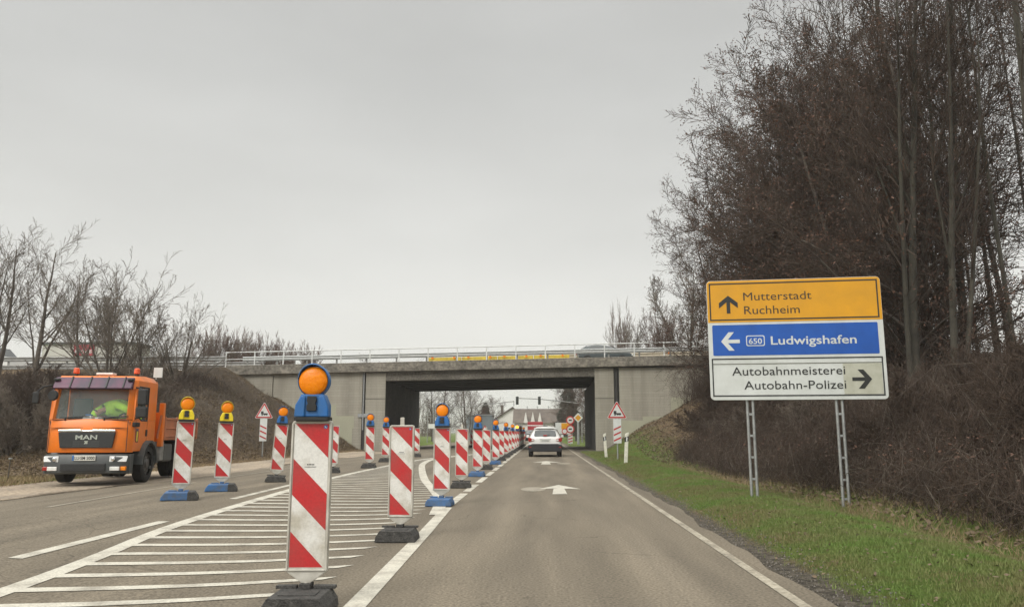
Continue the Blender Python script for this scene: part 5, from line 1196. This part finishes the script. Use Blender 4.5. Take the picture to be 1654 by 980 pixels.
# ------------------------------------------------------------------ ground stuff
rs = np.random.RandomState(4)
def blades(name, k, fx, hgt, wd, m, label, cat, lean=.35):
    x, y = fx(k); z = hill(x, y)-.01; a = rs.uniform(0, 2*PI, len(x)); h = hgt*rs.uniform(.45, 1.2, len(x)); n = len(x)
    lx = rs.normal(0, lean, n)*h; ly = rs.normal(0, lean, n)*h; w2 = wd*rs.uniform(.6, 1.3, n)/2
    b0 = np.stack([x-np.cos(a)*w2, y-np.sin(a)*w2, z], 1); b1 = np.stack([x+np.cos(a)*w2, y+np.sin(a)*w2, z], 1); tp = np.stack([x+lx, y+ly, z+h], 1)
    V = np.stack([b0, b1, tp], 1).reshape(-1, 3); o = np_mesh(name, V, np.arange(3*n).reshape(-1, 3), M[m]); return tag(o, label, cat, kind='stuff')
def reg(x0, x1, y0, y1, pw=1.6):
    def f(k):
        x = rs.uniform(x0, x1, k); y = y0+(y1-y0)*rs.uniform(0, 1, k)**pw; keep = rs.uniform(0, 1, k) < sm((x-x0)/.5)*sm((x1-x)/.7)+.04+0*x
        keep &= (np.sin(x*2.1+y*.9)+np.sin(y*2.3-x*3.1)+rs.normal(0, .9, k)) > -1.7
        return x[keep], y[keep]
    return f
blades('grass', 260000, reg(2.08, 5.7, 3.5, 27), .045, .010, 'grassblade', 'short green grass on the right roadside verge', 'grass')
blades('grass_far', 50000, reg(2.1, 6.6, 20, 48, 1), .07, .02, 'grassblade', 'green and brown grass along the verge towards the bridge', 'grass')
blades('dry_grass', 15000, reg(4.3, 6.2, 5, 30), .17, .008, 'straw', 'dry straw coloured grass at the foot of the dark bank', 'grass', .5)
def regL(x0, x1, y0, y1):
    return lambda k: (rs.uniform(x0, x1, k), rs.uniform(y0, y1, k))
blades('dry_grass_left', 60000, regL(-21, -11.4, 14, 50), .14, .016, 'straw', 'dry brown grass and dead stalks on the left embankment', 'grass', .6)
blades('grass_left', 40000, regL(-24, -12.0, 12, 22), .08, .02, 'straw', 'yellowed short grass beside the truck at the left', 'grass', .4)
def flakes(name, k, fx, sz, m, label, cat, up=.02, zf=None):
    x, y = fx(k); n = len(x); z = (hill(x, y) if zf is None else zf(x))+up*rs.uniform(.2, 1.5, n)
    c = np.stack([x, y, z], 1); u = rs.normal(size=(n, 3)); u[:, 2] *= .35; u /= np.linalg.norm(u, axis=1)[:, None]; v = np.cross(u, rs.normal(size=(n, 3))*[.3, .3, 1]); v /= np.linalg.norm(v, axis=1)[:, None]
    s = sz*rs.uniform(.4, 1.2, (n, 1)); Q = np.stack([c-u*s, c+v*s*.6, c+u*s, c-v*s*.6], 1).reshape(-1, 3)
    return tag(np_mesh(name, Q, np.arange(4*n).reshape(-1, 4), M[m]), label, cat, kind='stuff')
flakes('thicket_leaves', 26000, lambda k: (5.3+8*rs.uniform(0, 1, k), rs.uniform(6, 32, k)), .03, 'seed', 'dead brown leaves caught in the dark thicket', 'leaves', .55)
flakes('fallen_leaves', 2600, reg(2.0, 6.0, 4, 25), .022, 'leaflit', 'brown fallen leaves scattered over the right verge', 'leaves')
flakes('leaf_litter', 130000, regL(-22, -11.8, 20, 50), .042, 'leaflit', 'brown leaf litter covering the left embankment', 'leaves', .05)
flakes('leaf_litter_right', 60000, lambda k: (rs.uniform(4.8, 16, k), rs.uniform(6, 50, k)), .05, 'leaflit', 'brown leaf litter on the right bank under the wood', 'leaves', .05)
# gravel and grit
k = 3600; x = 1.98+.5*rs.uniform(0, 1, k)**1.6; y = 3.5+22*rs.uniform(0, 1, k)**1.5; sz = .003+.011*rs.uniform(0, 1, k)**2
c = np.stack([x, y, hill(x, y)+sz*.4], 1); oct_ = np.array([[1, 0, 0], [0, 1, 0], [-1, 0, 0], [0, -1, 0], [0, 0, .7], [0, 0, -.7]])
V = (c[:, None]+oct_[None]*sz[:, None, None]*rs.uniform(.6, 1.4, (k, 6, 1))).reshape(-1, 3)
F = (np.arange(k)*6)[:, None, None]+np.array([[0, 1, 4], [1, 2, 4], [2, 3, 4], [3, 0, 4], [1, 0, 5], [2, 1, 5], [3, 2, 5], [0, 3, 5]])[None]
tag(np_mesh('gravel', V, F.reshape(-1, 3), mat('gravel_stone', (.18, .16, .13), .9, 0, .3, 2, col2=(.12, .11, .10))), 'grey brown grit along the right road edge', 'gravel', kind='stuff')
# bramble canes on the banks
def canes(name, k, fx, hgt, m, label, r=.005, spread=.7):
    x, y = fx(k); sg = []; n = len(x); z = hill(x, y)
    a = rs.uniform(0, 2*PI, n); h = hgt*rs.uniform(.3, 1.2, n)*(1-.5*np.exp(-((x-5.4)/1.2)**2)); rr = h*spread*rs.uniform(.3, 1.4, n)
    P0 = np.stack([x, y, z-.03], 1); dirx = np.stack([np.cos(a), np.sin(a), 0*a], 1)
    pts = [P0+dirx*(rr*f)[:, None]+np.array([0, 0, 1])*(h*g)[:, None]+rs.normal(0, .11, (n, 3)) for f, g in zip((0, .25, .6, 1.1, 1.6), (np.zeros(n), rs.uniform(.3, .8, n), rs.uniform(.5, 1.2, n), rs.uniform(.3, 1.3, n), rs.uniform(.1, 1.3, n)))]
    for i in range(4): sg.append(np.concatenate([pts[i], pts[i+1], np.full((n, 1), r*(1-.15*i)), np.full((n, 1), r*(1-.15*(i+1)))], 1))
    V, F = tubes(np.concatenate(sg), 3); return tag(np_mesh(name, V, F, M[m]), label, 'undergrowth', kind='stuff')
canes('bramble_thicket', 24000, lambda k: (5.2+9*rs.uniform(0, 1, k)**1.2, 5.5+26*rs.uniform(0, 1, k)), 1.25, 'twig', 'dense dark bramble thicket on the bank behind the direction sign')
canes('bramble_thicket_pale', 3000, lambda k: (5.2+7*rs.uniform(0, 1, k)**1.2, 5.5+24*rs.uniform(0, 1, k)), 1.2, 'twig_l', 'pale dead stalks mixed into the dark thicket on the right bank')
canes('bramble_far', 7000, lambda k: (8.5+9*rs.uniform(0, 1, k), 28+21*rs.uniform(0, 1, k)), 1.6, 'twig', 'dark undergrowth beside the right bridge wall', .009)
canes('dead_stems', 9000, lambda k: (-12.4-9*rs.uniform(0, 1, k), 25+23*rs.uniform(0, 1, k)), .30, 'twig_l', 'low dead stems on the left embankment', .006)
canes('bramble_left', 14000, lambda k: (-17.2-18*rs.uniform(0, 1, k)**1.1, 23+19*rs.uniform(0, 1, k)), .62, 'twig', 'dark brambles on the left bank behind the truck', .009)

# ------------------------------------------------------------------ damp air
hz = MB().box(-3200, 3200, -600, 3600, -1.2, 60).build('haze', None)
hz.data.materials.clear(); hm = D.materials.new('damp_air'); hm.use_nodes = True; t = hm.node_tree; t.nodes.clear()
o_ = N(t, 'ShaderNodeOutputMaterial'); pv = N(t, 'ShaderNodeVolumePrincipled'); pv.inputs['Color'].default_value = (.93, .93, .92, 1); pv.inputs['Density'].default_value = .0006; pv.inputs['Anisotropy'].default_value = .2
t.links.new(pv.outputs[0], o_.inputs['Volume']); hz.data.materials.append(hm); tag(hz, 'thin damp air over the whole scene', 'haze', kind='stuff')
scn.cycles.volume_bounces = 1
